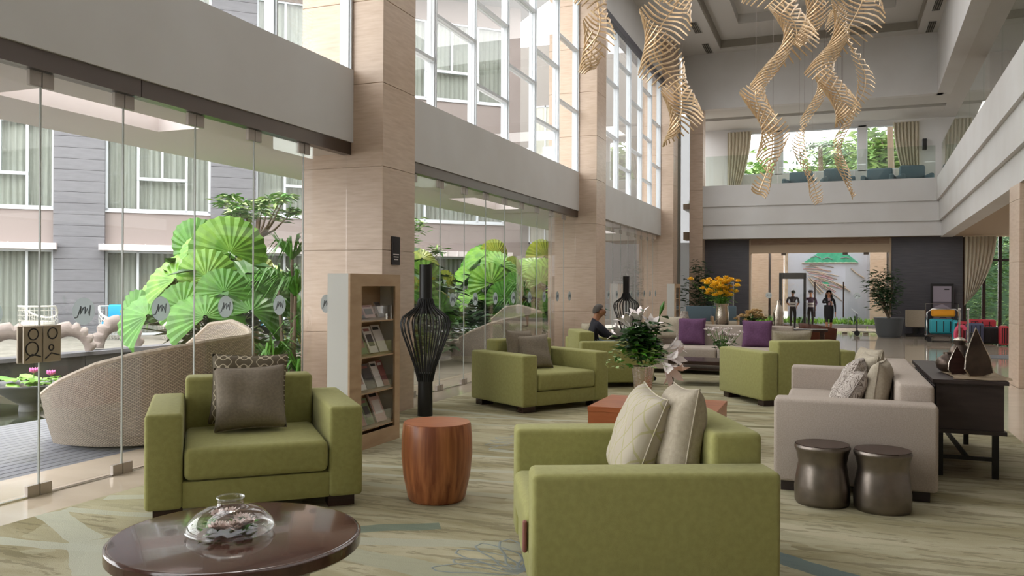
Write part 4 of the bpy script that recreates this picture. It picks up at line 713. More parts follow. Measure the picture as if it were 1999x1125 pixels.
b = B().prism(pts, lambda a, c, h: (a, h + 0.06 * (c - 0.2), c), -0.006, 0.006); b.obj('plate', 'dark_bronze', lf); B().tube([(a, -0.009 + 0.06 * (c - 0.2), c) for a, c in pts + [pts[0]]], 0.006, 5).obj('edge', 'silver', lf, True); B().tube([(0, 0.08, 0), (0, 0.02, 0.2)], 0.004, 5).obj('prop', 'black_metal', lf)
lf2 = thing('leaf_dish', 'smaller purple-brown leaf plate propped before the larger one', 'ornament', (0.98, 7.92, 0.823), R(10)); p2 = [(a * 0.75, c * 0.6) for a, c in pts]; B().prism(p2, lambda a, c, h: (a, h + 0.1 * c, c), -0.005, 0.005).obj('plate', 'dark_wood', lf2); B().tube([(a, -0.008 + 0.1 * c, c) for a, c in p2 + [p2[0]]], 0.004, 5).obj('edge', 'silver', lf2, True)
# drum stools
def stool(loc, label, dz, seed):
    r = thing('drum_stool', label, 'stool', loc, seed, 'hammered metal stools'); rnd = random.Random(seed)
    def fn(u, v):
        prof = [(0.176, 0.0), (0.186, 0.02), (0.188, 0.12), (0.176, 0.21), (0.163, 0.29), (0.176, 0.36), (0.190, 0.40), (0.184, 0.42)]; x = v * 7; i = min(6, int(x)); f = x - i; q = prof[i][0] + (prof[i + 1][0] - prof[i][0]) * f; z = prof[i][1] + (prof[i + 1][1] - prof[i][1]) * f
        a = u * 6.2832; q *= 1 + 0.012 * math.sin(3 * a + seed) + 0.008 * math.sin(5 * a + 9 * v); return (q * math.cos(a), q * math.sin(a), z + dz * v)
    B().grid(fn, 48, 21, True).obj('body', 'hammered', r, 2); B().lathe([(0.02, 0.418 + dz), (0.183, 0.418 + dz), (0.183, 0.424 + dz), (0.02, 0.425 + dz)], 40).obj('top_disc', 'dark_wood', r, True)
stool((-0.07, 6.33, 0.014), 'hammered metal drum stool beside the sofa arm, left one of the pair', 0.0, 1); stool((0.32, 6.30, 0.014), 'hammered metal drum stool beside the sofa arm, right one of the pair', -0.008, 2)
# ---------------------------------------------------------------- brochure racks
def rack(loc, label, full=True):
    # local: front faces +x, width along y, depth 0.36
    r = thing('brochure_rack', label, 'rack', loc, 0, 'brochure racks'); W, Dp, Hh = 0.93, 0.22, 1.645
    B().box(-Dp, 0, 0, 0.02, 0.0, Hh).obj('side_panel', 'rack_white', r); B().box(-Dp, 0, W - 0.02, W, 0.0, Hh).obj('side_panel', 'rack_white', r); B().box(-Dp, -Dp + 0.02, 0.02, W - 0.02, 0, Hh).obj('back_panel', 'rack_wood', r)
    B().box(0, 0.02, 0, W, 1.53, Hh).box(0, 0.02, 0, 0.20, 0.14, 1.53).box(0, 0.02, W - 0.10, W, 0.14, 1.53).box(0, 0.02, 0, W, 0.0, 0.14).box(-Dp, 0, 0.02, W - 0.02, 1.62, Hh).obj('front_frame', 'rack_wood', r)
    for k, z in enumerate((1.24, 0.90, 0.56, 0.22)):
        B().hexa([(-Dp + 0.02, 0.05, z), (0.0, 0.05, z - 0.05), (-Dp + 0.02, W - 0.03, z), (0.0, W - 0.03, z - 0.05), (-Dp + 0.02, 0.05, z + 0.012), (0.0, 0.05, z - 0.038), (-Dp + 0.02, W - 0.03, z + 0.012), (0.0, W - 0.03, z - 0.038)]).obj('shelf', 'rack_wood', r)
        B().box(-0.006, 0.0, 0.2, W - 0.1, z - 0.04, z + 0.10).obj('acrylic_lip', 'glass_vase', r)
    return r
rack((-4.10, 6.47, 0.014), 'tall pale brochure rack filled with magazines by the first column'); rack((-4.45, 24.9, 0), 'pale brochure rack far off by the third column')
mags = [(0.30, 1.24, 'paper_dark', 0.10, 0.12), (0.44, 1.24, 'paper_pink', 0.20, 0.13), (0.66, 1.24, 'paper_dark', 0.10, 0.16), (0.33, 0.90, 'paper_green', 0.16, 0.24), (0.52, 0.90, 'paper_white', 0.15, 0.27), (0.70, 0.90, 'paper_white', 0.16, 0.28), (0.30, 0.56, 'paper_white', 0.16, 0.22), (0.47, 0.56, 'paper_dark', 0.17, 0.25), (0.64, 0.56, 'paper_white', 0.12, 0.26), (0.76, 0.56, 'paper_red', 0.11, 0.26), (0.30, 0.22, 'paper_red', 0.14, 0.3), (0.46, 0.22, 'paper_green', 0.13, 0.26), (0.67, 0.22, 'paper_pink', 0.19, 0.31)]
shelf_w = {1.24: 'top', 0.90: 'second', 0.56: 'third', 0.22: 'bottom'}; posn = {}
for (y, z, m, w_, h_) in mags:
    i = posn.setdefault(z, 0); posn[z] += 1; p = thing('magazine', '%s-coloured %s on the %s shelf of the near brochure rack, %s' % ({'paper_dark': 'dark', 'paper_pink': 'pink', 'paper_green': 'green', 'paper_white': 'white', 'paper_red': 'red'}[m], 'magazine', shelf_w[z], ('leftmost', 'second from left', 'third from left', 'rightmost of four')[i]), 'magazine', (-4.135, 6.47 + y, 0.018 + z - 0.018), 0, 'magazines in the near brochure rack')
    p.rotation_euler = (0, R(-24), 0)
    B().box(-0.006, 0.006, -w_ / 2, w_ / 2, 0, h_).obj('pages', 'paper_white', p); B().box(0.006, 0.008, -w_ / 2, w_ / 2, 0, h_).obj('cover', m, p); B().box(0.008, 0.009, -w_ * 0.35, w_ * 0.35, h_ * 0.25, h_ * 0.7).obj('cover_picture', ('paper_red', 'paper_dark', 'paper_white')[i % 3], p); B().box(0.008, 0.009, -w_ * 0.4, w_ * 0.3, h_ * 0.82, h_ * 0.92).obj('cover_title', ('paper_white', 'paper_red', 'ink')[i % 3], p)
tag(B().rbox(-0.12, 0.12, -0.12, 0.12, 0, 0.22, 0.006, 1).obj('grey_box', 'grey_box', None, False, (-4.72, 8.22, 0.0)), 'small pale grey box on the floor beside the rack', 'box')
tag(B().box(-0.004, 0.004, -0.10, 0.10, -0.17, 0.17).box(0.004, 0.006, -0.06, 0.06, 0.0, 0.10).obj('wall_sign', 'ink', None, False, (-4.932, 8.83, 1.97)), 'small dark poster sign on the first column', 'sign'); 
for k in range(3): B().box(0.005, 0.007, -0.07 + 0.01 * k, 0.07 - 0.01 * k, -0.05 - 0.03 * k, -0.038 - 0.03 * k).obj('sign_text', 'paper_white', bpy.data.objects['wall_sign'])
# ---------------------------------------------------------------- black wire floor lamps
def wire_lamp(loc, label):
    r = thing('wire_lamp', label, 'lamp', loc, 0, 'black wire floor lamps')
    B().lathe([(0.085, 0.0), (0.09, 0.01), (0.085, 0.35), (0.09, 0.52)], 24).obj('base', 'black_metal', r, True); B().lathe([(0.08, 1.22), (0.075, 1.28), (0.075, 1.80), (0.07, 1.80)], 24).obj('neck', 'black_metal', r, True)
    for k in range(24):
        a = k * 2 * math.pi / 24; pr = [(0.085, 0.42), (0.12, 0.58), (0.20, 0.80), (0.275, 1.0), (0.295, 1.10), (0.27, 1.18), (0.19, 1.24), (0.11, 1.30), (0.076, 1.40)]
        B().tube([(q * math.cos(a), q * math.sin(a), z) for q, z in pr], 0.0085, 5).obj('wire', 'black_metal', r, True)
wire_lamp((-4.50, 8.78, 0.0), 'black wire onion-shaped floor lamp beside the first column'); wire_lamp((-4.55, 19.15, 0.0), 'black wire onion-shaped floor lamp behind the seated man')
# second small box of items near far: side table with mini lamp behind far sofa
con = thing('sofa_console', 'narrow dark console behind the purple-cushioned sofa', 'console', (-1.6, 16.5, 0.014)); B().box(-1.5, 1.5, -0.2, 0.2, 0.72, 0.76).obj('table_top', 'dark_wood', con)
for sx in (-1.4, 1.4): B().box(sx - 0.04, sx + 0.04, -0.18, 0.18, 0, 0.72).obj('leg', 'dark_wood', con)

# pale floral outlines woven into the carpet
def carpet_flower(x, y, sc, rz, seed):
    rd = random.Random(seed); b = B()
    for k in range(9):
        a = rz + (k - 4) * 0.33; L = sc * rd.uniform(0.6, 1.0); w_ = 0.16 * L; pts = []
        for q in range(13):
            t = q / 12 * 2 * math.pi; px = L * 0.5 * (1 - math.cos(t)); py = w_ * math.sin(t) * (1 + 0.3 * math.sin(3 * t)); pts.append((x + px * math.cos(a) - py * math.sin(a), y + px * math.sin(a) + py * math.cos(a), 0.0145))
        b.tube(pts, 0.008, 4, 0.15)
    o = b.obj('flower_outline', 'frost', bpy.data.objects['carpet'])
carpet_flower(-2.6, 7.75, 0.75, R(175), 1); carpet_flower(-1.55, 4.2, 0.6, R(120), 2); carpet_flower(-0.6, 5.3, 0.7, R(200), 3)
# ================================================================ flowers
def lily(b, c, d, L, rnd):
    d = Vector(d).normalized(); s1 = d.cross(Vector((0.3, 0.2, 1))).normalized(); s2 = d.cross(s1); c = Vector(c)
    for k in range(6):
        a = k * 1.047 + rnd.uniform(-.15, .15); o = s1 * math.cos(a) + s2 * math.sin(a); t = d.cross(o).normalized() * L * 0.17
        P = [c, c + d * L * 0.45 + o * L * 0.13, c + d * L * 0.8 + o * L * 0.38, c + d * L * 0.95 + o * L * 0.68]
        v = [b.bm.verts.new(x) for x in (P[0], P[1] - t, P[1] + t, P[2] - t * 0.9, P[2] + t * 0.9, P[3])]
        b.bm.faces.new((v[0], v[2], v[1])); b.bm.faces.new((v[1], v[2], v[4], v[3])); b.bm.faces.new((v[3], v[4], v[5]))
lv = thing('lily_vase', 'tall ribbed silver vase of white lilies and greenery on the block table', 'vase', (-1.72, 7.95, 0.424), R(10))
def ribv(u, v):
    a = u * 6.2832; q = (0.075 + 0.035 * v ** 1.4) * (1 + 0.03 * math.cos(a * 18)); return (q * math.cos(a), q * math.sin(a), 0.36 * v)
B().grid(ribv, 72, 6, True).obj('vase_body', 'silver', lv, 2); B().lathe([(0.074, 0.0), (0.074, 0.004)], 24).obj('vase_foot', 'silver', lv)
rq = random.Random(12)
leaf_mass([(0.16 * math.cos(k * 1.3) * (k % 4) / 3, 0.16 * math.sin(k * 1.3) * (k % 4) / 3, 0.50 + 0.06 * (k % 5)) for k in range(30)], 'leaf_dark', 380, 0.11, 0.075, (0.05, 0.05, 0.05), 41, 'leaves', lv); leaf_mass([(0.12 * math.cos(k * 1.9), 0.12 * math.sin(k * 1.9), 0.44 + 0.05 * (k % 6)) for k in range(20)], 'leaf_mid', 160, 0.12, 0.05, (0.06, 0.06, 0.06), 42, 'leaves', lv); leaf_mass([(-0.25, 0.0, 0.44), (-0.22, -0.1, 0.40), (0.1, -0.2, 0.42)], 'leaf_pale', 60, 0.09, 0.045, (0.06, 0.06, 0.05), 43, 'leaves', lv)
for (c, d, L) in (((-0.10, -0.03, 0.70), (-0.5, 0, 1), 0.19), ((-0.03, 0.0, 0.74), (-0.2, -0.2, 1), 0.19), ((-0.16, 0.02, 0.64), (-1, -0.1, 0.45), 0.17), ((0.06, -0.05, 0.68), (0.2, -0.4, 0.9), 0.17), ((0.20, -0.08, 0.45), (0.9, -0.3, 0.1), 0.20), ((0.18, -0.12, 0.42), (0.6, -0.5, -0.55), 0.24), ((0.22, 0.0, 0.52), (1, 0, 0.5), 0.18)):
    b = B(); lily(b, c, d, L, rq); b.obj('lily', 'petal_white', lv)
for q in ((-0.1, 0.7), (0.06, 0.66), (0.19, 0.45), (0.16, 0.86)): B().tube([(0, 0, 0.3), (q[0] * 0.6, -0.02, 0.45), (q[0], -0.03, q[1])], 0.006, 5).obj('stalk', 'leaf_mid', lv)
B().tube([(0.16, -0.03, 0.86), (0.18, -0.03, 0.93), (0.20, -0.03, 0.99)], [0.008, 0.025, 0.004], 6).obj('lily_bud', 'leaf_mid', lv)
def small_vase(name, label, loc, prof, mat, fm, fn_, fr, lm, seed, spread, hz, layers=2):
    r = thing(name, label, 'vase', loc, 0, 'flower vases'); B().lathe(prof, 28, close=False).lathe([(0.002, prof[0][1]), (prof[0][0], prof[0][1])], 28, close=False).obj('vase_body', mat, r, 2); rd = random.Random(seed); top = prof[-1][1]
    pts = [(rd.gauss(0, spread), rd.gauss(0, spread), top + rd.uniform(hz[0], hz[1])) for _ in range(fn_)]
    flower_set(r, fm, pts, fr, 7, seed, 'blossom', 0.5, layers); st = B()
    for p in pts: st.tube([(0, 0, top * 0.4), (p[0] * 0.3, p[1] * 0.3, top), p], 0.004, 4)
    st.obj('stalks', 'leaf_mid', r); leaf_mass([(0, 0, top + 0.04), (0.05, 0.03, top + 0.08), (-0.05, 0, top + 0.06)], lm, 60, 0.1, 0.04, (spread * 0.6, spread * 0.6, 0.03), seed, 'leaves', r); return r
small_vase('flower_vase', 'clear glass vase of small white flowers on the dark low table', (-1.62, 13.35, 0.40), [(0.06, 0), (0.075, 0.06), (0.06, 0.13), (0.07, 0.21)], 'glass_vase', 'petal_white', 26, 0.06, 'leaf_dark', 51, 0.12, (0.05, 0.28))
small_vase('flower_vase', 'tall hammered silver vase of yellow flowers behind the far sofa', (-2.02, 16.5, 0.774), [(0.10, 0), (0.125, 0.05), (0.13, 0.25), (0.11, 0.40), (0.13, 0.46)], 'silver', 'petal_yellow', 60, 0.09, 'leaf_bright', 52, 0.16, (0.12, 0.48), 3)
small_vase('flower_vase', 'low bowl of cream roses behind the far sofa', (-1.45, 16.5, 0.774), [(0.09, 0), (0.13, 0.06), (0.12, 0.1)], 'glass_vase', 'petal_cream', 34, 0.07, 'leaf_deep', 53, 0.13, (0.02, 0.22), 3)
tag(B().lathe([(0.085, 0), (0.10, 0.06), (0.09, 0.2), (0.10, 0.3), (0.06, 0.42), (0.035, 0.46), (0.035, 0.53)], 28).obj('silver_bottle', 'silver', None, True, (-0.98, 16.5, 0.774)), 'tall silver bottle-shaped vase right of the cream roses', 'vase')
ml = thing('table_lamp', 'small table lamp with white patterned shade behind the far sofa', 'lamp', (-2.75, 16.5, 0.774)); B().lathe([(0.05, 0), (0.05, 0.02), (0.015, 0.04), (0.015, 0.1)], 20).obj('base', 'silver', ml, True); B().lathe([(0.11, 0.09), (0.065, 0.30)], 24, close=False).obj('shade', 'paisley_fabric', ml, 2)
# leather tub chairs behind the armchair seen from behind
def tub(loc, rz, label):
    r = thing('tub_chair', label, 'chair', loc, rz, 'brown tub chairs')
    def fn(u, v):
        a = R(-20) + R(220) * u; q = 0.36 + 0.05 * v; return (q * math.cos(a), q * math.sin(a), 0.3 + (0.45 + 0.1 * math.sin(u * math.pi)) * v)
    b = B().grid(fn, 24, 4); bmesh.ops.solidify(b.bm, geom=list(b.bm.faces), thickness=0.05); b.obj('backrest', 'brown_leather', r, 2); B().lathe([(0.32, 0.28), (0.35, 0.32), (0.34, 0.42)], 28).obj('seat', 'brown_leather', r, True)
    for k in range(4): a = R(45 + 90 * k); B().cyl((0.24 * math.cos(a), 0.24 * math.sin(a), 0.29), (0.27 * math.cos(a), 0.27 * math.sin(a), 0), 0.018, 0.014, 8).obj('leg', 'dark_wood', r)
tub((-1.15, 17.75, 0.0), R(150), 'brown leather tub chair behind the cream cushion, left one'); tub((-0.25, 17.6, 0.0), R(120), 'brown leather tub chair behind the cream cushion, right one')
# seating by the dark wall on the left
for (x, y, lb) in ((-3.3, 27.5, 'pale framed lounge chair before the left charcoal wall, right one'), (-4.0, 26.8, 'pale framed lounge chair before the left charcoal wall, left one')):
    r = thing('lounge_chair', lb, 'chair', (x, y, 0), R(10), 'far lounge chairs'); B().rbox(-0.4, 0.4, -0.38, 0.38, 0.28, 0.46, 0.04, 2).obj('seat', 'cream_fabric', r, True); B().rbox(-0.4, 0.4, 0.28, 0.42, 0.4, 0.95, 0.04, 2).obj('backrest', 'slate_fabric', r, True)
    for s in (-1, 1): B().box(s * 0.42 - 0.03, s * 0.42 + 0.03, -0.4, 0.42, 0.0, 0.04).box(s * 0.42 - 0.03, s * 0.42 + 0.03, -0.4, -0.34, 0.04, 0.62).box(s * 0.42 - 0.03, s * 0.42 + 0.03, 0.36, 0.42, 0.04, 0.62).box(s * 0.42 - 0.03, s * 0.42 + 0.03, -0.34, 0.36, 0.58, 0.62).obj('arm_frame', 'rack_wood', r)
pf = thing('framed_mirror', 'pale framed panel on the left charcoal wall behind the yellow flowers', 'frame', (-3.6, 29.93, 1.25)); B().box(-0.3, 0.3, 0, 0.02, -0.45, 0.45).obj('panel', 'poster', pf); B().box(-0.34, -0.3, -0.02, 0.03, -0.49, 0.49).box(0.3, 0.34, -0.02, 0.03, -0.49, 0.49).box(-0.3, 0.3, -0.02, 0.03, 0.45, 0.49).box(-0.3, 0.3, -0.02, 0.03, -0.49, -0.45).obj('frame', 'grey_box', pf)
# ---------------------------------------------------------------- potted trees indoors
def potted(loc, label, pot, h, n, mat, seed, rx, cx=0.0):
    r = thing('potted_tree', label, 'plant', loc, 0, 'potted trees'); B().lathe(pot, 28).obj('pot', 'pot_grey', r, True); rd = random.Random(seed); t = B(); tips = []
    for k in range(9):
        q = (cx * rd.uniform(0.3, 1) + rd.uniform(-rx, rx), rd.uniform(-rx, rx), h * rd.uniform(0.55, 1.0)); tips.append(q); tips.append((q[0] * 0.7, q[1] * 0.7, q[2] * 0.75)); t.tube([(0, 0, pot[-1][1] - 0.05), (q[0] * 0.4, q[1] * 0.4, h * 0.5), q], [0.02, 0.015, 0.006], 5)
    t.obj('stems', 'bark', r, True); leaf_mass(tips, mat, n, 0.22, 0.05, (0.12, 0.12, 0.16), seed, 'foliage', r)
potted((1.62, 28.6, 0), 'tall potted plant right of the entrance doors', [(0.30, 0), (0.36, 0.1), (0.42, 0.5), (0.45, 0.62), (0.40, 0.60)], 1.95, 900, 'leaf_deep', 81, 0.35, -0.3); potted((-4.15, 28.4, 0), 'dark bushy potted tree in the far left corner', [(0.30, 0), (0.36, 0.1), (0.38, 0.5), (0.34, 0.50)], 2.2, 700, 'leaf_deep', 82, 0.5)
# ---------------------------------------------------------------- hall items at the right
sn = thing('poster_stand', 'black framed poster stand against the right charcoal wall', 'sign', (3.23, 29.75, 0)); B().rbox(-0.33, 0.33, -0.03, 0.03, 0.2, 1.70, 0.01, 1).obj('frame', 'black_plastic', sn); B().box(-0.26, 0.26, -0.036, -0.03, 1.12, 1.62).obj('poster_sheet', 'poster_pale', sn); B().box(-0.26, 0.26, -0.036, -0.03, 0.55, 1.10).obj('poster_sheet', 'poster', sn); B().prism([(-0.24, 0.95), (0.0, 1.05), (0.24, 0.92), (0.0, 0.72)], lambda a, b, h: (a, h, b), -0.037, -0.04).obj('poster_picture', 'poster_pale', sn); B().box(0.06, 0.2, -0.04, -0.036, 1.50, 1.54).obj('poster_mark', 'ink', sn)
B().box(-0.3, -0.22, -0.2, 0.2, 0, 0.03).box(0.22, 0.3, -0.2, 0.2, 0, 0.03).box(-0.28, -0.24, -0.02, 0.02, 0.03, 0.25).box(0.24, 0.28, -0.02, 0.02, 0.03, 0.25).obj('foot', 'black_plastic', sn)
wb = thing('luggage_stand', 'pale box stand on a dark base against the right charcoal wall', 'stand', (2.45, 29.6, 0)); B().rbox(-0.28, 0.28, -0.2, 0.2, 0.3, 0.85, 0.015, 1).obj('box', 'cream_fabric', wb); B().box(-0.06, 0.06, -0.06, 0.06, 0.08, 0.3).obj('post', 'black_metal', wb); B().box(-0.3, 0.3, -0.2, 0.2, 0.0, 0.08).obj('base', 'black_plastic', wb)
tr = thing('luggage_trolley', 'luggage trolley carrying teal and orange suitcases', 'trolley', (2.95, 27.0, 0)); B().rbox(-0.45, 0.45, -0.3, 0.3, 0.16, 0.20, 0.01, 1).obj('deck', 'steel', tr)
for sx in (-1, 1):
    for sy in (-1, 1): B().lathe([(0.001, -0.02), (0.07, -0.02), (0.07, 0.02), (0.001, 0.02)], 16).obj('wheel', 'black_plastic', tr, True); w_ = tr.children[-1]; w_.rotation_euler = (R(90), 0, 0); w_.location = (sx * 0.38, sy * 0.25, 0.075)
B().tube([(-0.43, -0.25, 0.2), (-0.43, -0.25, 0.85), (-0.3, -0.25, 0.95), (0.3, -0.25, 0.95), (0.43, -0.25, 0.85), (0.43, -0.25, 0.2)], 0.016, 6).obj('rail', 'chrome', tr, True); B().tube([(-0.43, 0.25, 0.2), (-0.43, 0.25, 1.1), (0.43, 0.25, 1.1), (0.43, 0.25, 0.2)], 0.016, 6).obj('rail', 'chrome', tr, True)
def case(loc, sz, mat, label, rz=0, ribs=3):
    r = thing('suitcase', label, 'suitcase', loc, rz, 'suitcases'); B().rbox(-sz[0] / 2, sz[0] / 2, -sz[1] / 2, sz[1] / 2, 0.03, sz[2], min(0.06, sz[1] * 0.3), 3).obj('shell', mat, r, True)
    for k in range(ribs): x = -sz[0] / 2 + sz[0] * (k + 1) / (ribs + 1); B().box(x - 0.012, x + 0.012, -sz[1] / 2 - 0.008, -sz[1] / 2 + 0.01, 0.08, sz[2] - 0.06).obj('rib', 'black_plastic', r)
    for s in (-1, 1): B().ball((s * sz[0] * 0.4, 0, 0.02), 0.02, 8, 6).obj('wheel', 'black_plastic', r)
    B().tube([(-0.08, 0, sz[2] - 0.01), (-0.08, 0, sz[2] + 0.04), (0.08, 0, sz[2] + 0.04), (0.08, 0, sz[2] - 0.01)], 0.01, 6).obj('handle', 'black_plastic', r)
case((2.95, 26.92, 0.205), (0.72, 0.3, 0.46), 'teal_case', 'teal ribbed suitcase on the luggage trolley'); case((2.95, 26.92, 0.70), (0.62, 0.26, 0.24), 'orange_case', 'orange bag on top of the teal suitcase', 0, 0)
for (x, y, sz, m, lb, rz) in ((3.62, 25.9, (0.42, 0.24, 0.6), 'navy_case', 'grey-blue suitcase in front of the garden window', 0.1), (3.98, 26.1, (0.5, 0.3, 0.5), 'black_plastic', 'black travel bag right of the grey-blue suitcase', 0.2), (3.40, 26.4, (0.3, 0.3, 0.62), 'red_case', 'dark red suitcase left of the grey-blue one', 0.0), (3.9, 26.7, (0.7, 0.3, 0.68), 'red_case', 'bright red suitcase behind the black travel bag', 0.0), (3.24, 26.6, (0.16, 0.4, 0.62), 'teal_case', 'narrow teal suitcase standing beside the red luggage', 0.0), (4.28, 25.7, (0.22, 0.3, 0.55), 'red_case', 'small red suitcase next to the right column', 0.0)): case((x, y, 0), sz, m, lb, rz)
tag(B().tube([(3.26 + 0.14 * math.cos(a * 0.3), 25.7, 0.28 + 0.24 * math.sin(a * 0.3)) for a in range(2, 20)], 0.045, 8).obj('neck_pillow', 'pink_case', None, True), 'curved pink neck pillow leaning on the luggage', 'pillow')
for (x, lb) in ((3.18, 'slim steel barrier post beside the luggage, right one'), (2.98, 'slim steel barrier post behind the trolley, left one')):
    r = thing('barrier_post', lb, 'post', (x + 0.1, 24.6, 0), 0, 'steel barrier posts'); B().lathe([(0.16, 0), (0.16, 0.015), (0.03, 0.03)], 20).obj('base', 'steel', r, True); B().cyl((0, 0, 0.02), (0, 0, 0.98), 0.025, None, 10).obj('pole', 'chrome', r, True); B().ball((0, 0, 1.0), 0.035, 10, 8).obj('cap', 'chrome', r, True)
ps = thing('sign_post', 'slanted sign holder on a wheeled base by the entrance', 'sign', (0.70, 29.0, 0)); B().cyl((0, 0, 0.05), (0, 0, 0.72), 0.02, None, 8).obj('pole', 'black_metal', ps); B().hexa([(-0.16, -0.14, 0.86), (0.02, -0.14, 0.70), (-0.16, 0.14, 0.86), (0.02, 0.14, 0.70), (-0.15, -0.14, 0.88), (0.03, -0.14, 0.72), (-0.15, 0.14, 0.88), (0.03, 0.14, 0.72)]).obj('sign_plate', 'frame_white', ps); B().box(-0.15, 1.3, -0.03, 0.03, 0.12, 0.15).obj('bar', 'black_metal', ps); B().lathe([(0.001, -0.02), (0.09, -0.02), (0.09, 0.02), (0.001, 0.02)], 18).obj('wheel', 'black_plastic', ps, True); w_ = ps.children[-1]; w_.rotation_euler = (R(90), 0, 0); w_.location = (0, 0, 0.09)
gt = thing('security_gate', 'walk-through security gate frame outside the entrance', 'gate', (-1.42, 32.4, -0.005)); B().rbox(-0.47, -0.38, -0.25, 0.25, 0, 2.08, 0.01, 1).obj('side_post', 'black_metal', gt); B().rbox(0.38, 0.47, -0.25, 0.25, 0, 2.08, 0.01, 1).obj('side_post', 'black_metal', gt); B().rbox(-0.47, 0.47, -0.25, 0.25, 1.88, 2.10, 0.01, 1).obj('top_box', 'stone_dark', gt)
tag(sbox('door_mat', 'charcoal_wall', 3.1, 4.6, 20.9, 22.0, 0.0, 0.012), 'dark floor mat beyond the console near the right column', 'mat')
# mezzanine lounge furniture
for i, (x, lb) in enumerate(((-1.2, 'left of the middle window'), (0.1, 'below the middle window'), (1.45, 'below the right window'), (2.6, 'below the right curtain'))):
    r = thing('balcony_chair', 'slate blue lounge chair on the far balcony, ' + lb, 'chair', (x, 32.0, 4.5), R(20 * (i % 2) - 10), 'balcony lounge chairs'); B().rbox(-0.42, 0.42, -0.4, 0.4, 0.3, 0.75, 0.08, 3).obj('seat', 'slate_fabric', r, True); B().rbox(-0.42, 0.42, 0.22, 0.42, 0.5, 1.32 + 0.06 * (i % 2), 0.08, 3).obj('backrest', 'slate_fabric', r, True)
    for s in (-1, 1): B().rbox(s * 0.46 - 0.08, s * 0.46 + 0.08, -0.4, 0.4, 0.3, 1.02, 0.06, 3).obj('arm', 'slate_fabric', r, True); B().box(s * 0.36 - 0.03, s * 0.36 + 0.03, -0.33, -0.27, 0, 0.3).obj('leg', 'dark_wood', r); B().box(s * 0.36 - 0.03, s * 0.36 + 0.03, 0.27, 0.33, 0, 0.3).obj('leg', 'dark_wood', r)
# ================================================================ spiral chandelier strands
def rod_mesh():
    b = B(); pts = [(-1 + 2 * k / 8, 0.10 * math.sin(math.pi * k / 8 * 1.0), 0.16 * math.sin(-1.2 + 2.4 * k / 8) - 0.10 * ((k - 4) / 4) ** 2) for k in range(9)]
    b.tube(pts, 1, 5); return b, pts
def strand(path, n, hw0, hw1, turns, ph, label, rad=0.017, ztop=9.95):
    r = thing('chandelier_strand', label, 'chandelier', path[0], 0, 'spiral chandelier strands of the hall'); o = Vector(path[0]); P = [Vector(p) - o for p in path]; m = len(P) - 1
    base = bpy.data.meshes.get('rod')
    def at(t):
        x = t * m; i = min(m - 1, int(x)); f = x - i; a = P[max(0, i - 1)]; b_ = P[i]; c = P[i + 1]; d = P[min(m, i + 2)]
        return 0.5 * ((2 * b_) + (c - a) * f + (2 * a - 5 * b_ + 4 * c - d) * f * f + (3 * b_ - a - 3 * c + d) * f ** 3)
    sp = []
    n = int(n * 0.72)
    for k in range(n):
        t = k / (n - 1); hw = (hw0 + (hw1 - hw0) * t) * (1 - 0.55 * max(0, (t - 0.75) / 0.25)) * (0.85 + 0.15 * math.sin(t * 9)); c = at(t); a = ph + turns * 2 * math.pi * t; sp.append(c)
        u = Vector((math.cos(a), math.sin(a), 0.0)); dz = -0.95; pts = []
        for q in range(7):
            s = -1 + q / 3; side = Vector((-u.y, u.x, 0)); pts.append(c + u * s * hw * 0.95 + side * hw * 0.45 * (1 - s * s) + Vector((0, 0, hw * (dz * s + 0.35 * math.sin(s * 2.2)))))
        B().tube([tuple(p) for p in pts], [rad * 0.7] + [rad] * 5 + [rad * 0.7], 5).obj('rod', 'gold_tube', r, True)
    B().tube([tuple(c) for c in sp[::2]], rad * 0.7, 5).obj('spine', 'gold_tube', r, True)
    for k in range(5): c = at(k / 5); B().cyl(tuple(c), (c.x, c.y, ztop - o.z), 0.0025, None, 4).obj('suspension_wire', 'steel', r)
strand([(-3.5, 12.58, 7.6), (-3.52, 12.58, 6.52), (-3.48, 12.59, 6.04), (-3.43, 12.61, 5.64), (-3.55, 12.55, 5.24), (-3.57, 12.55, 4.95)], 46, 0.42, 0.30, 1.6, 0.3, 'golden spiral strand nearest the window wall, cut by the picture top')
strand([(-2.2, 14.15, 7.9), (-2.3, 14.12, 6.91), (-2.46, 14.06, 6.39), (-2.78, 13.94, 5.87), (-2.82, 13.92, 5.44), (-2.46, 14.06, 4.93), (-2.41, 14.08, 4.49), (-2.57, 14.02, 4.05)], 90, 0.56, 0.42, 2.3, 0.9, 'golden spiral strand in front of the third column')
strand([(-1.4, 15.6, 8.1), (-1.13, 15.65, 7.3), (-0.87, 15.75, 6.66), (-0.65, 15.84, 6.1), (-1.12, 15.65, 5.45), (-1.34, 15.57, 4.99), (-1.07, 15.67, 4.43), (-1.07, 15.67, 3.88), (-1.28, 15.59, 3.25)], 112, 0.60, 0.32, 3.0, 0.2, 'longest golden spiral strand in the middle of the chandelier')
strand([(0.75, 16.4, 8.0), (0.6, 16.32, 7.31), (0.43, 16.25, 6.66), (0.08, 16.12, 6.01), (-0.22, 16.01, 5.55), (0.09, 16.12, 5.0), (0.14, 16.16, 4.6)], 88, 0.60, 0.44, 2.2, 1.2, 'thick golden spiral strand at the right of the chandelier')
strand([(-0.2, 18.1, 5.75), (-0.29, 18.12, 5.45), (-0.58, 18.01, 4.93), (-0.68, 17.97, 4.4), (-0.43, 18.07, 3.77), (-0.3, 18.12, 3.3)], 60, 0.24, 0.20, 1.5, 0.5, 'thin golden spiral strand hanging low before the middle balcony window', 0.012)
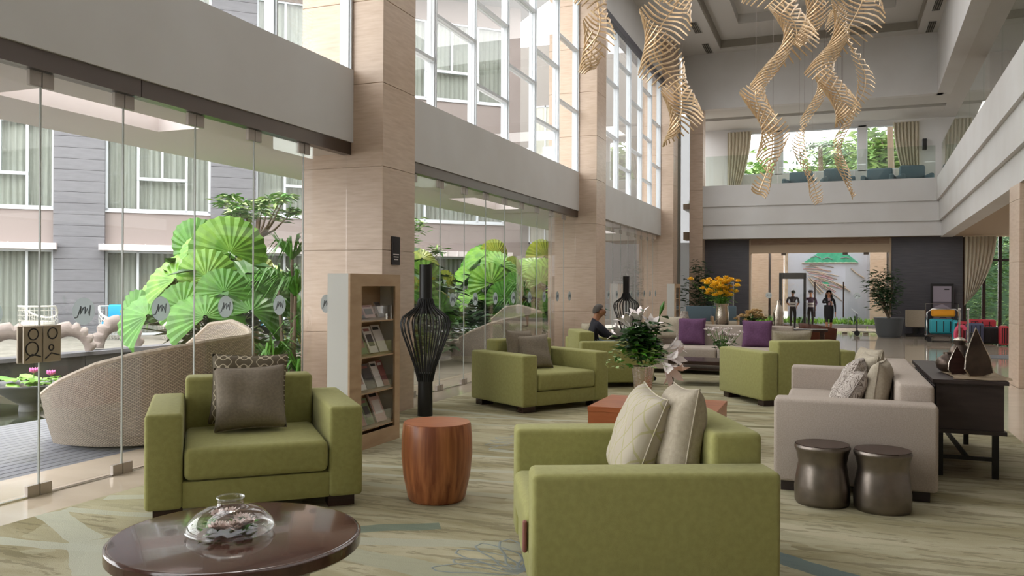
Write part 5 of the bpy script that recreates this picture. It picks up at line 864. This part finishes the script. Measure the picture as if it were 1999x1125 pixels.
strand([(0.0, 18.2, 7.2), (0.09, 18.27, 6.82), (0.59, 18.46, 5.88), (0.35, 18.37, 5.14), (0.06, 18.26, 4.51), (0.16, 18.29, 3.99), (0.38, 18.38, 3.42)], 84, 0.24, 0.18, 2.0, 2.0, 'thin golden spiral strand at the far right of the chandelier', 0.012)
strand([(-0.8, 16.9, 8.3), (-0.65, 16.91, 7.69), (-0.42, 17.0, 7.2), (-0.37, 17.02, 6.71), (-0.6, 16.91, 6.25)], 50, 0.45, 0.4, 1.3, 2.6, 'short golden spiral strand behind the longest one, near the picture top')
# ================================================================ people
def person(name, label, J, bones, mats, loc, rz, hair, extras=None):
    # J: joint -> (x, y, z, r[, ry]); bones: (a, b, material slot); one continuous skinned body
    r = thing(name, label, 'person', loc, rz); names = list(J); idx = {n: i for i, n in enumerate(names)}; me = bpy.data.meshes.new('body')
    me.from_pydata([J[n][:3] for n in names], [(idx[a], idx[b]) for a, b, _ in bones], []); o = link('body', me, r)
    sk = o.modifiers.new('skin', 'SKIN'); sk.branch_smoothing = 0.6; sk.use_smooth_shade = True
    for n in names:
        v = me.skin_vertices[0].data[idx[n]]; q = J[n][3]; v.radius = (q, J[n][4] if len(J[n]) > 4 else q); v.use_root = (n == 'pelvis')
    ss = o.modifiers.new('sub', 'SUBSURF'); ss.levels = 2; ss.render_levels = 2
    dg = bpy.context.evaluated_depsgraph_get(); dg.update(); nm = bpy.data.meshes.new_from_object(o.evaluated_get(dg)); o.modifiers.clear(); o.data = nm; nm.materials.clear()
    for m in mats: nm.materials.append(MATS[m])
    seg = [(Vector(J[a][:3]), Vector(J[b][:3]), s) for a, b, s in bones]
    for p in nm.polygons:
        c = p.center; best = None
        for a, b, s in seg:
            d = b - a; t = max(0, min(1, (c - a).dot(d) / max(1e-9, d.length_squared))); k = (c - a - d * t).length
            if best is None or k < best[0]: best = (k, s)
        p.material_index = best[1]; p.use_smooth = True
    h = Vector(J['head'][:3]); f = (Vector(J['nose'][:3]) - h); f.z = 0; f.normalize(); sd_ = f.cross(Vector((0, 0, 1)))
    hb_ = B()
    def hp(u, v):
        a = u * 2 * math.pi; ca = math.cos(a); e = v * (1.3 + (hair['down'] + 0.15 - 1.3) * max(0.0, -ca) ** 0.6 - 0.52 * max(0.0, ca)); d = (f * math.cos(a) + sd_ * math.sin(a)) * math.sin(e) + Vector((0, 0, 1)) * math.cos(e)
        return h + Vector((d.x * hair['r'], d.y * hair['r'], d.z * hair['rz'])) - f * 0.014 + Vector((0, 0, 0.012))
    hb_.grid(hp, 24, 10, True); hb_.obj('hair', hair['mat'], r, 2)
    for s in (-1, 1):
        B().ball(tuple(h + f * 0.088 + sd_ * s * 0.032 + Vector((0, 0, 0.004))), 0.012, 8, 6).obj('eye', 'ink', r, True); B().ball(tuple(h + sd_ * s * 0.083 - f * 0.005), 0.026, 8, 6, (0.5, 0.8, 1.2)).obj('ear', 'skin', r, True)
    B().ball(tuple(h + f * 0.09 - Vector((0, 0, 0.055))), 0.02, 8, 6, (1, 1, 0.35)).obj('mouth', 'lips', r, True)
    if extras: extras(r)
    return r
def fingers(J, bones, hand, d, side, up, s, slot, L=0.075):
    # five bent fingers rooted in the palm: d = finger direction, side = across the palm
    h = Vector(J[hand][:3]); d = Vector(d).normalized(); side = Vector(side).normalized(); up = Vector(up).normalized()
    for k in range(5):
        if k == 4: a = h + side * s * 0.035 + d * 0.01; b = a + (d * 0.6 + side * s * 0.8).normalized() * 0.035; c = b + d * 0.03; rr = 0.0095
        else: a = h + side * s * (0.026 - 0.018 * k) + d * 0.045; l = L * (0.9, 1.05, 1.0, 0.8)[k]; b = a + d * l * 0.5 - up * 0.004; c = b + d * l * 0.45 - up * 0.016; rr = 0.0085
        n = '%s_f%d' % (hand, k); J[n + 'a'] = tuple(a) + (rr,); J[n + 'b'] = tuple(b) + (rr,); J[n + 'c'] = tuple(c) + (rr * 0.85,); bones += [(hand, n + 'a', slot), (n + 'a', n + 'b', slot), (n + 'b', n + 'c', slot)]
def standing(H, lean=0.0, stride=0.0, arms=((0.02, 0), (0.02, 0)), face=(0, -1), female=False):
    k = H / 1.70; sw = (0.165 if female else 0.195) * k; hw_ = 0.085 * k
    J = {'pelvis': (0, 0, 0.93 * k, 0.115 * k, 0.09 * k), 'waist': (0, 0, 1.08 * k, (0.10 if female else 0.125) * k, 0.085 * k), 'chest': (0, 0.005, 1.28 * k, 0.135 * k, 0.095 * k), 'neckb': (0, 0.01, 1.42 * k, 0.06 * k), 'neck': (0, 0.0, 1.48 * k, 0.056 * k), 'head': (0, -0.01 * k, 1.585 * k, 0.108 * k, 0.118 * k), 'crown': (0, 0, 1.655 * k, 0.095 * k), 'nose': (face[0] * 0.105 * k, face[1] * 0.105 * k, 1.575 * k, 0.013 * k)}
    bones = [('pelvis', 'waist', 0), ('waist', 'chest', 0), ('chest', 'neckb', 0), ('neckb', 'neck', 2), ('neck', 'head', 2), ('head', 'crown', 2), ('head', 'nose', 2)]
    for s, t, st, ar in ((-1, 'l', stride, arms[0]), (1, 'r', -stride, arms[1])):
        J['sh' + t] = (s * sw, 0.01, 1.38 * k, 0.058 * k); J['el' + t] = (s * (sw + 0.05), 0.03 - ar[0] * 0.3, 1.12 * k + ar[1] * 0.1, 0.043 * k); J['wr' + t] = (s * (sw + 0.05 - ar[1] * 0.25), -0.02 - ar[0], 0.87 * k + ar[1] * 0.4, 0.03 * k); J['ha' + t] = (s * (sw + 0.05 - ar[1] * 0.30), -0.035 - ar[0] * 1.15, 0.80 * k + ar[1] * 0.43, 0.026 * k, 0.036 * k)
        J['hi' + t] = (s * hw_, 0, 0.86 * k, 0.088 * k); J['kn' + t] = (s * hw_, -0.02 - st * 0.5, 0.49 * k, 0.055 * k); J['an' + t] = (s * hw_, 0.02 - st, 0.085 * k + max(0, -st) * 0.2, 0.037 * k); J['to' + t] = (s * hw_, -0.13 * k - st, 0.03 + max(0, -st) * 0.05, 0.033 * k)
        bones += [('chest', 'sh' + t, 0), ('sh' + t, 'el' + t, 0), ('el' + t, 'wr' + t, 3), ('wr' + t, 'ha' + t, 2), ('pelvis', 'hi' + t, 1), ('hi' + t, 'kn' + t, 1), ('kn' + t, 'an' + t, 4), ('an' + t, 'to' + t, 5)]
        fingers(J, bones, 'ha' + t, (0, -0.2, -1), (0, -1, 0), (-s, 0, 0), 1, 2, 0.07 * k)
    return J, bones
def belt(zc, w_, d_):
    def f(r): 
        for dz in (0.045, -0.045): B().lathe([(1.0, zc + dz - 0.03), (1.03, zc + dz), (1.0, zc + dz + 0.03)], 28, close=False).sxy(w_, d_).obj('belt', 'white_cloth', r, 2)
    return f
J, bn = standing(1.46, arms=((0.05, 0.35), (0.05, 0.35)), face=(0.6, -0.8)); person('person', 'guard in dark short-sleeved uniform with white belt inside the security gate', J, bn, ['grey_cloth', 'black_cloth', 'skin', 'skin', 'black_cloth', 'black_cloth'], (-1.42, 32.6, -0.005), R(170), {'r': 0.086, 'rz': 0.108, 'down': 1.75, 'mat': 'hair'}, belt(0.93, 0.128, 0.108))
def cap_belt(r):
    belt(0.92, 0.128, 0.108)(r); B().lathe([(0.085, 1.385), (0.092, 1.40), (0.092, 1.44), (0.06, 1.475), (0.01, 1.48)], 20).obj('cap', 'grey_cloth', r, True)
J, bn = standing(1.44, arms=((0.02, 0.0), (0.1, 0.3)), face=(-0.3, -0.95)); person('person', 'guard with cap and purple uniform standing right of the security gate', J, bn, ['purple_cloth', 'black_cloth', 'skin', 'purple_cloth', 'black_cloth', 'black_cloth'], (-0.80, 32.75, -0.005), R(15), {'r': 0.083, 'rz': 0.09, 'down': 1.4, 'mat': 'hair'}, cap_belt)
def woman_extra(r):
    B().lathe([(0.145, 0.98), (0.155, 0.82), (0.150, 0.62), (0.135, 0.52)], 28, close=False).sxy(1, 0.8).obj('skirt', 'black_cloth', r, 2)
    b = B()
    for s in (-1, 1): b.tube([(s * 0.06, 0.04, 1.36), (s * 0.085, 0.03, 1.24), (s * 0.08, 0.02, 1.12)], [0.05, 0.045, 0.02], 8)
    b.tube([(0, 0.06, 1.36), (0, 0.07, 1.22), (0, 0.06, 1.12)], [0.06, 0.07, 0.03], 8); b.obj('long_hair', 'hair', r, True); B().prism([(-0.045, 1.22), (0.045, 1.22), (0.03, 0.98), (-0.03, 0.98)], lambda a, c, h: (a, h, c), -0.118, -0.105).obj('blouse', 'pink_cloth', r)
    for s in (-1, 1): B().cyl((s * 0.072, 0.03, 0.0), (s * 0.072, 0.02, 0.06), 0.008, 0.015, 6).obj('heel', 'black_cloth', r)
J, bn = standing(1.46, stride=0.16, arms=((0.15, 0.9), (0.05, 0.0)), female=True); person('person', 'woman in black jacket and skirt walking in from the entrance', J, bn, ['black_cloth', 'black_cloth', 'skin', 'black_cloth', 'skin', 'black_cloth'], (-0.15, 29.2, 0), R(6), {'r': 0.092, 'rz': 0.112, 'down': 1.9, 'mat': 'hair'}, woman_extra)
# seated man, local frame of the armchair: faces -y, seat top 0.47
S = {'pelvis': (0, 0.22, 0.56, 0.14, 0.11), 'waist': (0, 0.27, 0.70, 0.14, 0.11), 'chest': (0, 0.26, 0.88, 0.19, 0.135), 'neckb': (0, 0.21, 1.00, 0.08), 'neck': (0, 0.18, 1.04, 0.065), 'head': (0, 0.14, 1.13, 0.118, 0.13), 'crown': (0, 0.16, 1.20, 0.105), 'nose': (0, 0.03, 1.10, 0.014)}
bs = [('pelvis', 'waist', 0), ('waist', 'chest', 0), ('chest', 'neckb', 0), ('neckb', 'neck', 2), ('neck', 'head', 2), ('head', 'crown', 2), ('head', 'nose', 2)]
for s, t in ((-1, 'l'), (1, 'r')):
    S['sh' + t] = (s * 0.20, 0.22, 0.94, 0.066); S['el' + t] = (s * 0.26, 0.02, 0.74, 0.05); S['wr' + t] = (s * 0.10, -0.20, 0.74, 0.033); S['ha' + t] = (s * 0.05, -0.26, 0.75, 0.026, 0.036); S['hi' + t] = (s * 0.10, 0.15, 0.57, 0.09); S['kn' + t] = (s * 0.14, -0.34, 0.66 if t == 'l' else 0.62, 0.065); S['an' + t] = (s * 0.14, -0.60, 0.13, 0.042); S['to' + t] = (s * 0.14, -0.76, 0.05, 0.036)
    bs += [('chest', 'sh' + t, 0), ('sh' + t, 'el' + t, 0), ('el' + t, 'wr' + t, 0), ('wr' + t, 'ha' + t, 2), ('pelvis', 'hi' + t, 1), ('hi' + t, 'kn' + t, 1), ('kn' + t, 'an' + t, 1), ('an' + t, 'to' + t, 5)]; fingers(S, bs, 'ha' + t, (-s * 0.3, -1, 0.1), (-s, -0.2, 0.3), (0, 0, 1), 1, 2, 0.075)
p_, a_ = loc_in(chD, 0.05, -0.02, 0.0); mn = person('person', 'man in dark shirt and jeans sitting in a green armchair looking down', S, bs, ['navy_cloth', 'jeans', 'skin', 'navy_cloth', 'jeans', 'black_cloth'], p_, a_, {'r': 0.10, 'rz': 0.118, 'down': 1.75, 'mat': 'hair_grey'})
m_ = Matrix.Translation(p_) @ Matrix.Rotation(a_, 4, 'Z') @ Vector((0, -0.33, 0.775)); ph = B().rbox(-0.04, 0.04, -0.075, 0.075, -0.005, 0.005, 0.003, 1).obj('phone', 'black_plastic', None); ph.matrix_world = Matrix.Translation(m_) @ Matrix.Rotation(a_, 4, 'Z') @ Matrix.Rotation(R(35), 4, 'X'); tag(ph, 'dark phone in the hands of the seated man', 'phone')
